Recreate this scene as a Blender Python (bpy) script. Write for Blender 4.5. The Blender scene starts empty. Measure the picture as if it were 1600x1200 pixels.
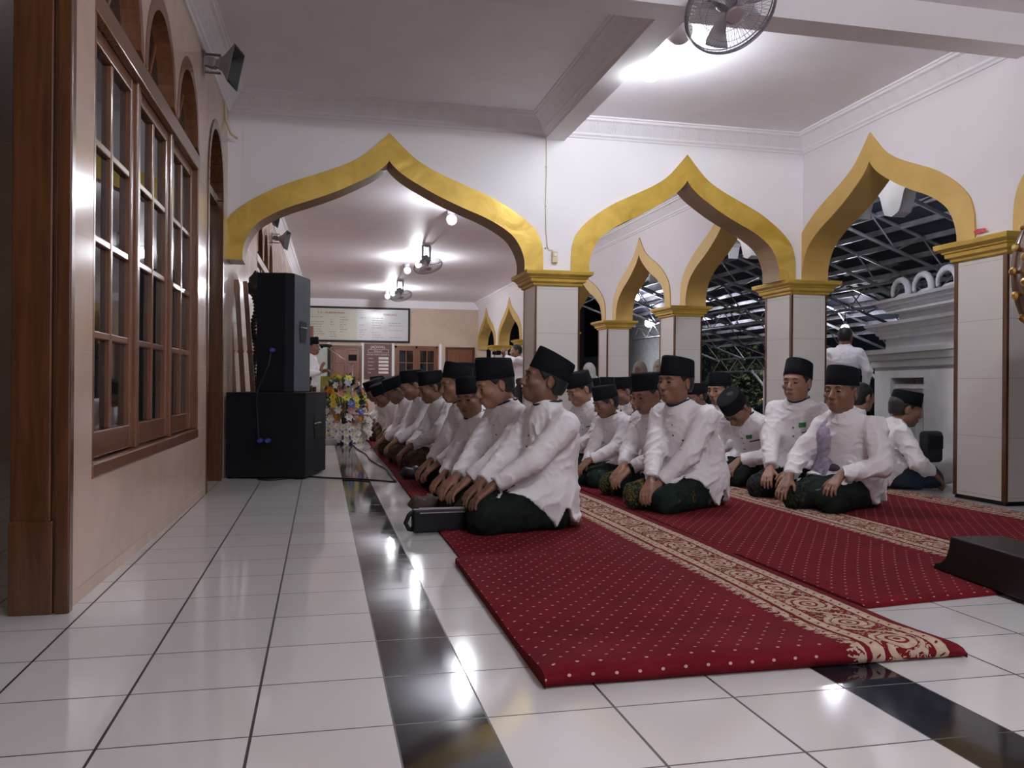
import bpy, math, random
import numpy as np
from mathutils import Matrix, Vector
random.seed(7); np.random.seed(7)
SC = bpy.context.scene
COL = SC.collection
PI = math.pi

# ------------------------------------------------------------------ camera
cam_d = bpy.data.cameras.new('camera'); cam = bpy.data.objects.new('camera', cam_d); COL.objects.link(cam)
cam_d.sensor_width = 36.0; cam_d.lens = 1316.24 / 1600 * 36.0; cam_d.clip_start = 0.05; cam_d.clip_end = 200
def _cam():
    yaw, pit, rol = .222577, .000091, .0073447
    cy, sy, cp, sp = math.cos(yaw), math.sin(yaw), math.cos(pit), math.sin(pit)
    fw = Vector((sy*cp, cy*cp, sp)); r0 = Vector((cy, -sy, 0)); u0 = r0.cross(fw)
    R = r0*math.cos(rol) + u0*math.sin(rol); U = -r0*math.sin(rol) + u0*math.cos(rol)
    m = Matrix(((R.x, U.x, -fw.x, 0), (R.y, U.y, -fw.y, 0), (R.z, U.z, -fw.z, .75), (0, 0, 0, 1)))
    cam.matrix_world = m
_cam()
SC.camera = cam

# ------------------------------------------------------------------ world, exposure
w = bpy.data.worlds.new('night'); SC.world = w; w.use_nodes = True
w.node_tree.nodes['Background'].inputs[0].default_value = (.10, .12, .18, 1)
w.node_tree.nodes['Background'].inputs[1].default_value = .03
SC.view_settings.view_transform = 'Standard'; SC.view_settings.look = 'None'
SC.view_settings.gamma = 1.0; SC.view_settings.use_curve_mapping = False
SC.view_settings.exposure = 0.10
SC.cycles.use_denoising = True
SC.cycles.max_bounces = 8; SC.cycles.diffuse_bounces = 6; SC.cycles.glossy_bounces = 4
SC.cycles.transmission_bounces = 4; SC.cycles.transparent_max_bounces = 6
SC.cycles.sample_clamp_indirect = 6.0
BULB_E = 300.0                       # emission strength of the lit bulbs
BULB_DEEP = 950.0
FILL_NEAR = 900.0  # strength of the two fill bulbs added out of view

# point lamp builder for the yard outside
def lamp(name, loc, energy, r, col, label):
    l = bpy.data.lights.new(name, 'POINT'); l.energy = energy; l.shadow_soft_size = r; l.color = col
    o = bpy.data.objects.new(name, l); o.location = loc; COL.objects.link(o)
    o['label'] = label; o['category'] = 'lamp'
    return o

# ------------------------------------------------------------------ materials
MATS = {}
class NT:
    def __init__(s, name):
        s.m = bpy.data.materials.new(name); s.m.use_nodes = True
        s.t = s.m.node_tree; s.b = s.t.nodes['Principled BSDF']; MATS[name] = s.m
    def n(s, ty, **kw):
        nd = s.t.nodes.new(ty)
        for k, v in kw.items(): setattr(nd, k, v)
        return nd
    def lk(s, a, b): s.t.links.new(a, b)
    def val(s, sock, v):
        if hasattr(v, 'is_output') or isinstance(v, bpy.types.NodeSocket): s.lk(v, sock)
        else: sock.default_value = v
    def math(s, op, a, b=None, c=None):
        nd = s.n('ShaderNodeMath', operation=op)
        s.val(nd.inputs[0], a)
        if b is not None: s.val(nd.inputs[1], b)
        if c is not None: s.val(nd.inputs[2], c)
        return nd.outputs[0]
    def mix(s, f, a, b):
        nd = s.n('ShaderNodeMix', data_type='RGBA')
        s.val(nd.inputs[0], f); s.val(nd.inputs[6], a); s.val(nd.inputs[7], b)
        return nd.outputs[2]
    def noise(s, scale, detail=3, vec=None, dist=0.0):
        nd = s.n('ShaderNodeTexNoise'); nd.inputs['Scale'].default_value = scale
        nd.inputs['Detail'].default_value = detail; nd.inputs['Distortion'].default_value = dist
        if vec is not None: s.lk(vec, nd.inputs['Vector'])
        return nd.outputs['Fac']
    def coord(s, kind='Object'):
        return s.n('ShaderNodeTexCoord').outputs[kind]
    def sep(s, v):
        nd = s.n('ShaderNodeSeparateXYZ'); s.lk(v, nd.inputs[0]); return nd.outputs
    def comb(s, x, y, z=0.0):
        nd = s.n('ShaderNodeCombineXYZ'); s.val(nd.inputs[0], x); s.val(nd.inputs[1], y); s.val(nd.inputs[2], z); return nd.outputs[0]
    def bump(s, h, strength=.3, dist=.01):
        nd = s.n('ShaderNodeBump'); nd.inputs['Strength'].default_value = strength; nd.inputs['Distance'].default_value = dist
        s.lk(h, nd.inputs['Height']); s.lk(nd.outputs[0], s.b.inputs['Normal'])
    def ramp(s, f, lo, hi):
        nd = s.n('ShaderNodeMapRange'); s.val(nd.inputs[0], f); nd.inputs[1].default_value = lo; nd.inputs[2].default_value = hi
        return nd.outputs[0]
def C(r, g, b): return (r, g, b, 1)
def mat(name, col, rough=.5, metal=0.0, vary=.12, vscale=6, bump=0.0, bscale=40, bdist=.003, spec=None, emit=0.0, ecol=None, coat=0.0):
    s = NT(name); co = s.coord()
    dark = tuple(c*(1-vary) for c in col) + (1,); lite = tuple(min(1, c*(1+vary)) for c in col) + (1,)
    s.lk(s.mix(s.ramp(s.noise(vscale, 4, co), .3, .7), dark, lite), s.b.inputs['Base Color'])
    s.b.inputs['Roughness'].default_value = rough; s.b.inputs['Metallic'].default_value = metal
    if spec is not None: s.b.inputs['Specular IOR Level'].default_value = spec
    if coat: s.b.inputs['Coat Weight'].default_value = coat; s.b.inputs['Coat Roughness'].default_value = .1
    if bump: s.bump(s.noise(bscale, 4, co), bump, bdist)
    if emit:
        s.b.inputs['Emission Color'].default_value = (ecol or (1, 1, 1)) + (1,); s.b.inputs['Emission Strength'].default_value = emit
    return s.m

def grid_mask(s, u, v, wu, wv):
    """1 on the joints of a unit grid in u, v"""
    a = s.math('GREATER_THAN', s.math('ABSOLUTE', s.math('SUBTRACT', s.math('FRACT', u), .5)), .5 - wu)
    b = s.math('GREATER_THAN', s.math('ABSOLUTE', s.math('SUBTRACT', s.math('FRACT', v), .5)), .5 - wv)
    return s.math('MAXIMUM', a, b)
def tile_mat(name, col, joint, rough, wu, wv, vary=.04, wave=.02, marble=None, spec=.5):
    s = NT(name); uv = s.coord('UV'); u, v, _ = s.sep(uv)
    g = grid_mask(s, u, v, wu, wv)
    wn = s.n('ShaderNodeTexWhiteNoise', noise_dimensions='2D')
    s.lk(s.comb(s.math('FLOOR', u), s.math('FLOOR', v)), wn.inputs['Vector'])
    hi = tuple(min(1, c*(1+vary)) for c in col) + (1,); lo = tuple(c*(1-vary) for c in col) + (1,)
    base = s.mix(wn.outputs['Value'], lo, hi)
    co = s.coord('Object')
    if marble:
        base = s.mix(s.ramp(s.noise(1.7, 6, co, 1.2), .45, .7), base, marble + (1,))
    base = s.mix(g, base, joint + (1,)); s.lk(base, s.b.inputs['Base Color'])
    dirt = s.ramp(s.noise(2.5, 5, co), .35, .75)
    s.lk(s.math('ADD', s.math('MULTIPLY', dirt, rough*.5), s.math('ADD', s.math('MULTIPLY', g, .4), rough*.7)), s.b.inputs['Roughness'])
    s.b.inputs['Specular IOR Level'].default_value = spec
    h = s.math('SUBTRACT', s.math('MULTIPLY', s.noise(9, 2, co), wave), s.math('MULTIPLY', g, .4))
    s.bump(h, .25, .004)
    return s.m

tile_mat('floor_white', (.63, .61, .60), (.035, .03, .03), .10, .011, .008, .035, .10)
tile_mat('floor_black', (.012, .013, .018), (.05, .05, .05), .075, .004, .008, .1, .22)
tile_mat('wall_tile', (.60, .445, .36), (.40, .30, .23), .17, .006, .004, .03, .06, marble=(.53, .385, .31), spec=.35)
tile_mat('pillar_tile', (.66, .63, .59), (.33, .30, .27), .2, .004, .004, .02, .05)
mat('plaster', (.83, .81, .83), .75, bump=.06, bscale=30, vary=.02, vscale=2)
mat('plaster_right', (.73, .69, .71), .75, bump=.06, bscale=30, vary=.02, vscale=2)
mat('ceiling_plaster', (.86, .835, .87), .55, bump=.10, bscale=14, vary=.03, vscale=3)
mat('cornice_plaster', (.78, .755, .78), .65, vary=.02)
mat('beige_plaster', (.58, .46, .36), .7, bump=.1, bscale=25, vary=.05)
mat('yard_white', (.62, .62, .62), .7, bump=.1, vary=.06)
def gold():
    s = NT('gold_foil'); co = s.coord()
    n1 = s.noise(5, 4, co, .8); n2 = s.noise(2.0, 3, co)
    s.lk(s.mix(s.ramp(n1, .3, .7), C(.50, .32, .045), C(.66, .45, .085)), s.b.inputs['Base Color'])
    s.b.inputs['Metallic'].default_value = .35
    s.lk(s.math('ADD', s.math('MULTIPLY', n2, .3), .25), s.b.inputs['Roughness'])
    s.bump(n1, .5, .012)
gold()
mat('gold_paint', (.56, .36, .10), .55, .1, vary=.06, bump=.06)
mat('gold_shaded', (.30, .19, .10), .6, .0, vary=.08)  # gold paint with the shade of the arch undersides put into its colour
def wood(name, a, b, rough=.25, scale=3.0, stretch=(12, 12, 1)):
    s = NT(name); co = s.coord()
    mp = s.n('ShaderNodeMapping'); s.lk(co, mp.inputs[0]); mp.inputs['Scale'].default_value = stretch
    n = s.noise(scale, 6, mp.outputs[0], .6)
    s.lk(s.mix(s.ramp(n, .3, .7), a + (1,), b + (1,)), s.b.inputs['Base Color'])
    s.b.inputs['Roughness'].default_value = rough; s.b.inputs['Coat Weight'].default_value = .5; s.b.inputs['Coat Roughness'].default_value = .12
    s.bump(n, .08, .003)
wood('wood_window', (.145, .056, .024), (.215, .086, .036), .25)
wood('wood_dark', (.070, .025, .010), (.125, .048, .018), .25)
wood('wood_door', (.15, .05, .028), (.22, .08, .045), .3)
wood('wood_black', (.007, .006, .006), (.012, .010, .009), .5); MATS['wood_black'].node_tree.nodes['Principled BSDF'].inputs['Coat Weight'].default_value = .08; MATS['wood_black'].node_tree.nodes['Principled BSDF'].inputs['Specular IOR Level'].default_value = .25
wood('wood_drum', (.10, .045, .022), (.16, .075, .035), .35, stretch=(1, 12, 12))
mat('dark_glass', (.012, .013, .016), .03, vary=.0, spec=.6)
mat('brass', (.75, .52, .18), .3, 1.0, vary=.1)
mat('horn_grey', (.20, .19, .18), .5, vary=.08)
mat('horn_dark', (.02, .022, .022), .5)
mat('steel', (.55, .55, .56), .35, .9, vary=.1)
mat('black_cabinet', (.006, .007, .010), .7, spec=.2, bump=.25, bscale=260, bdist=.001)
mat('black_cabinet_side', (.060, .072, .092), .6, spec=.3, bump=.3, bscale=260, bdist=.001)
mat('black_plastic', (.006, .006, .007), .6, spec=.2)
mat('blue_plastic', (.05, .06, .30), .4)
mat('grille', (.02, .024, .03), .7, bump=.4, bscale=300)
mat('cable', (.012, .012, .013), .5)
mat('leather_black', (.007, .007, .010), .5, spec=.25, bump=.3, bscale=90)
mat('leather_brown', (.05, .034, .026), .75, bump=.4, bscale=50)
mat('zip_silver', (.7, .7, .72), .25, .8)
mat('yellow_plastic', (.60, .36, .04), .4)
mat('phone_glass', (.01, .01, .012), .08)
mat('phone_lit', (.6, .62, .65), .1)
mat('white_plastic', (.75, .74, .72), .35)
mat('cream_plastic', (.66, .55, .36), .4)
mat('red_paint', (.50, .03, .03), .5)
mat('paper_white', (.62, .62, .55), .55, vary=.03)
mat('board_pale', (.52, .53, .43), .3, vary=.03, spec=.6)
mat('board_pale_cool', (.58, .58, .60), .25, vary=.03, spec=.6)
mat('board_green', (.45, .50, .44), .4)
mat('ink_red', (.30, .05, .05), .6); mat('ink_grey', (.26, .26, .24), .6); mat('ink_white', (.72, .66, .62), .6)
mat('board_brown', (.115, .045, .04), .45, vary=.06)
mat('fan_white', (.55, .54, .56), .4); mat('fan_grey', (.22, .21, .25), .45); mat('fan_hub', (.30, .22, .24), .4)
mat('globe_white', (.80, .77, .78), .3, vary=.01)
mat('lamp_on', (1, 1, 1), .5, vary=0, emit=BULB_E, ecol=(.91, .93, 1.0))
mat('lamp_deep', (1, 1, 1), .5, vary=0, emit=BULB_DEEP, ecol=(.92, .935, 1.0))
mat('lamp_near_fill', (1, 1, 1), .5, vary=0, emit=FILL_NEAR, ecol=(.92, .935, 1.0))
mat('lamp_small', (1, 1, 1), .5, vary=0, emit=60, ecol=(1.0, .98, .95))
mat('lamp_porch_fill', (1, 1, 1), .5, vary=0, emit=170, ecol=(.93, .94, 1.0))
mat('lamp_yard_fill', (1, 1, 1), .5, vary=0, emit=420, ecol=(.95, .95, 1.0))
mat('lamp_flood', (1, 1, 1), .5, vary=0, emit=170, ecol=(.85, .84, 1.0))
mat('lamp_sign', (1, .5, .5), .5, vary=0, emit=7, ecol=(1.0, .55, .55))
mat('skin_a', (.235, .118, .074), .5, vary=.06, vscale=14, bump=.06, bscale=160, bdist=.001)
mat('skin_b', (.30, .155, .10), .5, vary=.06, vscale=14, bump=.06, bscale=160, bdist=.001)
mat('skin_c', (.185, .090, .056), .5, vary=.06, vscale=14, bump=.06, bscale=160, bdist=.001)
mat('lips', (.20, .072, .055), .45); mat('eye_white', (.55, .5, .47), .3); mat('eye_dark', (.012, .008, .006), .2)
mat('hair', (.010, .009, .009), .55, bump=.6, bscale=140, bdist=.002)
mat('hair_grey', (.07, .065, .065), .6, bump=.6, bscale=140, bdist=.002)
mat('velvet', (.0065, .0075, .011), .85, vary=.1, bump=.2, bscale=200, bdist=.001, spec=.15)
mat('navy_trim', (.012, .013, .028), .7)
mat('button', (.02, .018, .02), .35)
mat('badge_green', (.02, .22, .07), .5)
mat('lanyard_green', (.16, .36, .05), .5)
mat('jeans', (.018, .032, .060), .8, bump=.3, bscale=200, bdist=.001)
mat('scarf_black', (.010, .010, .013), .85)
mat('pale_cloth', (.60, .58, .57), .8, bump=.3, bscale=12, bdist=.01); mat('brown_cloth', (.30, .24, .20), .8)
mat('pink_cloth', (.60, .36, .33), .8)
def cloth(name, col, strength=.5):
    s = NT(name); co = s.coord()
    n = s.noise(7, 4, co, 1.5); n2 = s.noise(320, 2, co)
    lo = tuple(c*.96 for c in col) + (1,); hi = col + (1,)
    s.lk(s.mix(s.ramp(n, .3, .7), lo, hi), s.b.inputs['Base Color'])
    s.b.inputs['Roughness'].default_value = .75; s.b.inputs['Sheen Weight'].default_value = .15
    s.bump(s.math('ADD', n, s.math('MULTIPLY', n2, .03)), strength, .03)
cloth('shirt_white', (.87, .845, .875), .35); cloth('shirt_cool', (.84, .83, .88), .35); cloth('shirt_stripe', (.80, .78, .80), .35)
def batik(name, base, alt, motif1, motif2, t1=.60, t2=.66):
    s = NT(name); co = s.coord()
    v = s.n('ShaderNodeTexVoronoi', feature='SMOOTH_F1'); v.inputs['Scale'].default_value = 11; s.lk(co, v.inputs['Vector'])
    n = s.noise(9, 5, co, 1.8); big = s.noise(3.2, 3, co, .6); fine = s.noise(34, 3, co, 2.0)
    c = s.mix(s.ramp(n, .42, .58), base + (1,), alt + (1,))
    m1 = s.math('MULTIPLY', s.math('GREATER_THAN', fine, .52), s.math('GREATER_THAN', big, t1))
    c = s.mix(m1, c, motif1 + (1,))
    m2 = s.math('MULTIPLY', s.math('LESS_THAN', v.outputs['Distance'], .20), s.math('GREATER_THAN', n, t2))
    c = s.mix(m2, c, motif2 + (1,))
    s.lk(c, s.b.inputs['Base Color']); s.b.inputs['Roughness'].default_value = .85; s.b.inputs['Specular IOR Level'].default_value = .2
    s.bump(s.noise(6, 3, co, 1.0), .5, .03)
batik('batik_green', (.006, .015, .011), (.011, .024, .017), (.12, .085, .012), (.10, .12, .10), .55, .60)
batik('batik_dark', (.005, .009, .007), (.009, .014, .011), (.035, .035, .02), (.11, .13, .12), .60, .62)
batik('batik_black', (.004, .005, .006), (.007, .008, .009), (.025, .025, .02), (.04, .05, .05), .62, .64)
batik('batik_brown', (.050, .030, .022), (.085, .052, .034), (.17, .10, .06), (.16, .12, .09), .52, .56)
mat('lace', (.42, .38, .50), .8, vary=.35, vscale=30, bump=.8, bscale=45, bdist=.01)
mat('scarf_purple', (.08, .05, .085), .8)
# outdoors
mat('canopy_roof', (.028, .034, .046), .6, .1, vary=.4, vscale=1.5)
mat('truss', (.42, .43, .45), .38, .7, vary=.25)
mat('post_white', (.62, .62, .64), .45)
mat('yard_ground', (.05, .05, .05), .9)
mat('leaf', (.07, .10, .045), .6, vary=.5, vscale=3); mat('bark', (.05, .035, .025), .9)
mat('window_night', (.012, .02, .024), .15); mat('far_wall', (.60, .61, .63), .7)
mat('fence_dark', (.03, .03, .03), .5)
# flowers
mat('petal_white', (.72, .72, .72), .6, vary=.06); mat('petal_yellow', (.70, .60, .05), .6); mat('petal_lime', (.50, .58, .10), .6)
mat('petal_orange', (.65, .25, .03), .6); mat('petal_blue', (.10, .16, .55), .6); mat('petal_pink', (.55, .28, .27), .6); mat('petal_lilac', (.40, .38, .60), .6)
mat('foliage', (.018, .05, .022), .5); mat('stone_grey', (.22, .22, .20), .7, bump=.3); mat('cloth_gold', (.22, .20, .03), .6, bump=.4, bscale=20, vary=.3)

def carpet():
    s = NT('carpet'); uv = s.coord('UV'); u, v, _ = s.sep(uv)      # metres: u across (0..1.21), v along
    co = s.coord('Object')
    f = lambda x: s.math('FRACT', x)
    ab = lambda x: s.math('ABSOLUTE', x)
    def band(lo, hi): return s.math('MULTIPLY', s.math('GREATER_THAN', u, lo), s.math('LESS_THAN', u, hi))
    wob = s.math('MULTIPLY', s.math('SUBTRACT', s.noise(28, 2, co), .5), .012)
    # dots, staggered
    P = .062
    row = s.math('FLOOR', s.math('DIVIDE', v, P*.72))
    off = s.math('MULTIPLY', s.math('MODULO', row, 2), .5)
    fu = s.math('SUBTRACT', f(s.math('ADD', s.math('DIVIDE', u, P), off)), .5)
    fv = s.math('SUBTRACT', f(s.math('DIVIDE', v, P*.72)), .5)
    d = s.math('ADD', s.math('POWER', s.math('MULTIPLY', fu, 1.0), 2), s.math('POWER', s.math('MULTIPLY', fv, .9), 2))
    dots = s.math('MULTIPLY', s.math('LESS_THAN', d, .0062), s.math('LESS_THAN', u, .80))
    # border: fringe, stripe, scrolls, stripe
    u0 = .84
    fr = s.math('MULTIPLY', ab(s.math('SINE', s.math('MULTIPLY', v, 58))), .028)
    fr2 = s.math('MULTIPLY', ab(s.math('SINE', s.math('MULTIPLY', v, 190))), .022)
    fringe = s.math('MULTIPLY', s.math('GREATER_THAN', s.math('ADD', u, s.math('ADD', s.math('ADD', fr, fr2), wob)), u0 + .045), s.math('LESS_THAN', u, u0 + .055))
    gaps = s.math('GREATER_THAN', s.noise(75, 2, co), .44); fringe = s.math('MULTIPLY', fringe, gaps)
    dash = lambda sl: s.math('GREATER_THAN', f(s.math('ADD', s.math('MULTIPLY', v, 20), s.math('MULTIPLY', u, sl))), .16)
    line = lambda lo, hi: s.math('MULTIPLY', s.math('GREATER_THAN', s.math('ADD', u, wob), lo), s.math('LESS_THAN', s.math('ADD', u, wob), hi))
    st1 = s.math('MULTIPLY', line(u0+.072, u0+.112), s.math('MAXIMUM', dash(14), s.math('SUBTRACT', 1.0, line(u0+.085, u0+.099))))
    st2 = s.math('MULTIPLY', line(u0+.270, u0+.312), s.math('MAXIMUM', dash(14), s.math('SUBTRACT', 1.0, line(u0+.284, u0+.298))))
    # scrolls
    L = .22; uc = u0 + .19
    fvv = s.math('MULTIPLY', s.math('SUBTRACT', f(s.math('DIVIDE', v, L)), .5), L)
    du = s.math('SUBTRACT', u, uc)
    rr = s.math('ADD', s.math('SQRT', s.math('ADD', s.math('POWER', fvv, 2), s.math('POWER', s.math('MULTIPLY', du, 1.05), 2))), wob)
    ring = lambda r, t: s.math('LESS_THAN', ab(s.math('SUBTRACT', rr, r)), t)
    rings = s.math('MAXIMUM', s.math('MAXIMUM', ring(.043, .010), ring(.016, .007)), s.math('MULTIPLY', ring(.068, .007), s.math('GREATER_THAN', s.math('MULTIPLY', du, fvv), 0.0)))
    vine = s.math('LESS_THAN', ab(s.math('SUBTRACT', s.math('ADD', du, wob), s.math('MULTIPLY', s.math('SINE', s.math('MULTIPLY', v, 2*PI/L)), .052))), .011)
    leaf = s.math('MULTIPLY', s.math('GREATER_THAN', s.noise(60, 2, co, 1.5), .56), s.math('GREATER_THAN', rr, .056))
    scroll = s.math('MULTIPLY', band(u0+.118, u0+.262), s.math('MAXIMUM', s.math('MAXIMUM', rings, s.math('MULTIPLY', vine, s.math('GREATER_THAN', rr, .056))), leaf))
    cream = dots
    for k in (fringe, st1, st2, scroll): cream = s.math('MAXIMUM', cream, k)
    pile = s.noise(420, 2, co); soft = s.noise(5, 4, co)
    red = s.mix(s.ramp(soft, .3, .7), C(.095, .0045, .008), C(.135, .007, .013))
    crm = s.mix(s.ramp(s.noise(40, 3, co), .3, .7), C(.36, .27, .19), C(.50, .40, .30))
    crm = s.mix(dots, crm, C(.46, .33, .28))
    s.lk(s.mix(cream, red, crm), s.b.inputs['Base Color'])
    s.b.inputs['Roughness'].default_value = .95; s.b.inputs['Specular IOR Level'].default_value = .1
    s.b.inputs['Sheen Weight'].default_value = .04; s.b.inputs['Sheen Tint'].default_value = (.8, .2, .25, 1)
    s.bump(s.math('ADD', s.math('ADD', s.math('MULTIPLY', pile, .25), s.math('MULTIPLY', soft, .6)), s.math('MULTIPLY', cream, .25)), .6, .006)
carpet()
def cornice_mat():
    s = NT('cornice_ornament'); uv = s.coord('UV'); u, v, _ = s.sep(uv)     # u along (m), v across 0..1
    s.b.inputs['Base Color'].default_value = (.83, .81, .83, 1); s.b.inputs['Roughness'].default_value = .65
    f = lambda x: s.math('FRACT', x)
    dent = s.math('MULTIPLY', s.math('GREATER_THAN', f(s.math('MULTIPLY', u, 22)), .45), s.math('MULTIPLY', s.math('GREATER_THAN', v, .18), s.math('LESS_THAN', v, .27)))
    vec = s.comb(s.math('MULTIPLY', u, 1.0), s.math('MULTIPLY', v, .2))
    n = s.noise(46, 3, vec, 2.0)
    wav = s.math('SINE', s.math('ADD', s.math('MULTIPLY', u, 38), s.math('MULTIPLY', n, 6)))
    orn = s.math('MULTIPLY', s.math('MULTIPLY', s.math('GREATER_THAN', v, .38), s.math('LESS_THAN', v, .78)), s.math('ADD', s.math('MULTIPLY', wav, .3), s.math('MULTIPLY', n, 1.6)))
    s.bump(s.math('ADD', dent, orn), .45, .014)
cornice_mat()

# ------------------------------------------------------------------ mesh helpers
class MB:
    def __init__(s): s.v = []; s.f = []; s.uv = {}; s.mi = {}
    def add(s, verts, faces, uvs=None, mi=0, M=None):
        b = len(s.v)
        for p in verts:
            s.v.append(tuple(M @ Vector(p)) if M is not None else tuple(p))
        for k, fc in enumerate(faces):
            if uvs is not None: s.uv[len(s.f)] = uvs[k]
            if mi: s.mi[len(s.f)] = mi
            s.f.append([b+i for i in fc])
        return s
    def box(s, lo, hi, M=None, mi=0):
        x0, y0, z0 = lo; x1, y1, z1 = hi
        V = [(x0,y0,z0),(x1,y0,z0),(x1,y1,z0),(x0,y1,z0),(x0,y0,z1),(x1,y0,z1),(x1,y1,z1),(x0,y1,z1)]
        F = [(0,3,2,1),(4,5,6,7),(0,1,5,4),(1,2,6,5),(2,3,7,6),(3,0,4,7)]
        U = []
        for fc in F:
            p = [V[i] for i in fc]
            ax = [max(q[k] for q in p)-min(q[k] for q in p) for k in range(3)]; n = ax.index(min(ax))
            a, b = [(1, 2), (0, 2), (0, 1)][n]
            U.append([(q[a], q[b]) for q in p])
        return s.add(V, F, U, mi, M)
    def tube(s, pts, r, n=8, M=None, closed=False, flat=1.0, mi=0):
        pts = [Vector(p) for p in pts]; rr = r if isinstance(r, (list, tuple)) else [r]*len(pts)
        V = []; F = []; prev = None; N = len(pts)
        for i, p in enumerate(pts):
            if closed: t = pts[(i+1) % N] - pts[i-1]
            else: t = pts[min(i+1, N-1)] - pts[max(i-1, 0)]
            t.normalize()
            if prev is None:
                a = Vector((0,0,1)) if abs(t.z) < .9 else Vector((1,0,0))
                x = t.cross(a).normalized()
            else:
                x = (prev - t*prev.dot(t)).normalized()
            prev = x; y = t.cross(x)
            for k in range(n):
                a = 2*PI*k/n; V.append(p + x*math.cos(a)*rr[i] + y*math.sin(a)*rr[i]*flat)
        m = N if closed else N-1
        for i in range(m):
            for k in range(n):
                j = (i+1) % N
                F.append((i*n+k, i*n+(k+1) % n, j*n+(k+1) % n, j*n+k))
        if not closed:
            F.append(tuple(range(n-1, -1, -1))); F.append(tuple((N-1)*n+k for k in range(n)))
        return s.add(V, F, None, mi, M)
    def lathe(s, prof, n=20, M=None, sx=1, sy=1, mi=0, cap=True):
        V = []; F = []
        for r, z in prof:
            for k in range(n):
                a = 2*PI*k/n; V.append((r*sx*math.cos(a), r*sy*math.sin(a), z))
        for i in range(len(prof)-1):
            for k in range(n):
                F.append((i*n+k, i*n+(k+1) % n, (i+1)*n+(k+1) % n, (i+1)*n+k))
        if cap:
            F.append(tuple(range(n-1, -1, -1))); F.append(tuple((len(prof)-1)*n+k for k in range(n)))
        return s.add(V, F, None, mi, M)
    def sphere(s, c, r, n=16, m=10, M=None, mi=0):
        rx, ry, rz = r if isinstance(r, (tuple, list)) else (r, r, r)
        V = [(c[0], c[1], c[2]-rz)]; F = []
        for i in range(1, m):
            t = PI*i/m
            for k in range(n):
                a = 2*PI*k/n; V.append((c[0]+rx*math.sin(t)*math.cos(a), c[1]+ry*math.sin(t)*math.sin(a), c[2]-rz*math.cos(t)))
        V.append((c[0], c[1], c[2]+rz))
        for k in range(n): F.append((0, 1+(k+1) % n, 1+k))
        for i in range(m-2):
            for k in range(n):
                a = 1+i*n; F.append((a+k, a+(k+1) % n, a+n+(k+1) % n, a+n+k))
        a = 1+(m-2)*n
        for k in range(n): F.append((a+k, a+(k+1) % n, len(V)-1))
        return s.add(V, F, None, mi, M)
    def prism(s, poly, d0, d1, axes=(0, 1, 2), M=None, mi=0):
        """poly in (a, b); extruded along c. axes gives which world axis a, b, c are"""
        V = []
        for d in (d0, d1):
            for a, b in poly:
                p = [0, 0, 0]; p[axes[0]] = a; p[axes[1]] = b; p[axes[2]] = d; V.append(p)
        n = len(poly)
        F = [tuple(range(n-1, -1, -1)), tuple(n+i for i in range(n))] + [(i, (i+1) % n, n+(i+1) % n, n+i) for i in range(n)]
        return s.add(V, F, None, mi, M)
    def obj(s, name, m, parent=None, loc=None, smooth=False, rot=None, fix=True):
        me = bpy.data.meshes.new(name); me.from_pydata([tuple(p) for p in s.v], [], s.f)
        if s.uv:
            ul = me.uv_layers.new(name='UVMap'); arr = np.zeros((len(me.loops), 2), np.float32)
            for pi, poly in enumerate(me.polygons):
                if pi in s.uv:
                    for q, uv in zip(range(poly.loop_start, poly.loop_start+poly.loop_total), s.uv[pi]): arr[q] = uv
            ul.data.foreach_set('uv', arr.ravel())
        ms = m if isinstance(m, (list, tuple)) else [m]
        for x in ms: me.materials.append(MATS[x])
        for pi, k in s.mi.items(): me.polygons[pi].material_index = k
        if smooth: me.polygons.foreach_set('use_smooth', [True]*len(me.polygons))
        if fix:
            import bmesh
            bm = bmesh.new(); bm.from_mesh(me); bmesh.ops.recalc_face_normals(bm, faces=bm.faces); bm.to_mesh(me); bm.free()
        me.update()
        if smooth == 'auto' or smooth == 1 and False: pass
        o = bpy.data.objects.new(name, me); COL.objects.link(o)
        if parent is not None: o.parent = parent
        if loc is not None: o.location = loc
        if rot is not None: o.rotation_euler = rot
        return o
def bev(o, w=.004, seg=2):
    md = o.modifiers.new('bevel', 'BEVEL'); md.width = w; md.segments = seg; md.limit_method = 'ANGLE'; md.angle_limit = math.radians(40)
    return o
def tag(o, label, cat, group=None, kind=None):
    o['label'] = label; o['category'] = cat
    if group: o['group'] = group
    if kind: o['kind'] = kind
    return o
def struct(o, label, cat=None):
    o['kind'] = 'structure'; o['label'] = label; o['category'] = cat or 'structure'; return o
def root(name, label, cat, loc=(0,0,0), rz=0, group=None):
    o = bpy.data.objects.new(name, None); o.empty_display_size = .1; COL.objects.link(o)
    o.location = loc; o.rotation_euler = (0, 0, rz); return tag(o, label, cat, group)
def copy_tree(o, parent=None):
    c = o.copy(); COL.objects.link(c)
    if parent is not None: c.parent = parent
    for ch in list(o.children): copy_tree(ch, c)
    return c
def text_part(name, body, size, m, parent, loc, rot, align='LEFT', depth=.001):
    cu = bpy.data.curves.new('t', 'FONT'); cu.body = body; cu.size = size; cu.extrude = depth; cu.align_x = align
    t = bpy.data.objects.new('t', cu); COL.objects.link(t)
    dg = bpy.context.evaluated_depsgraph_get(); me = bpy.data.meshes.new_from_object(t.evaluated_get(dg))
    bpy.data.objects.remove(t); bpy.data.curves.remove(cu)
    me.materials.clear(); me.materials.append(MATS[m]); me.name = name
    o = bpy.data.objects.new(name, me); COL.objects.link(o); o.parent = parent; o.location = loc; o.rotation_euler = rot
    return o
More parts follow.
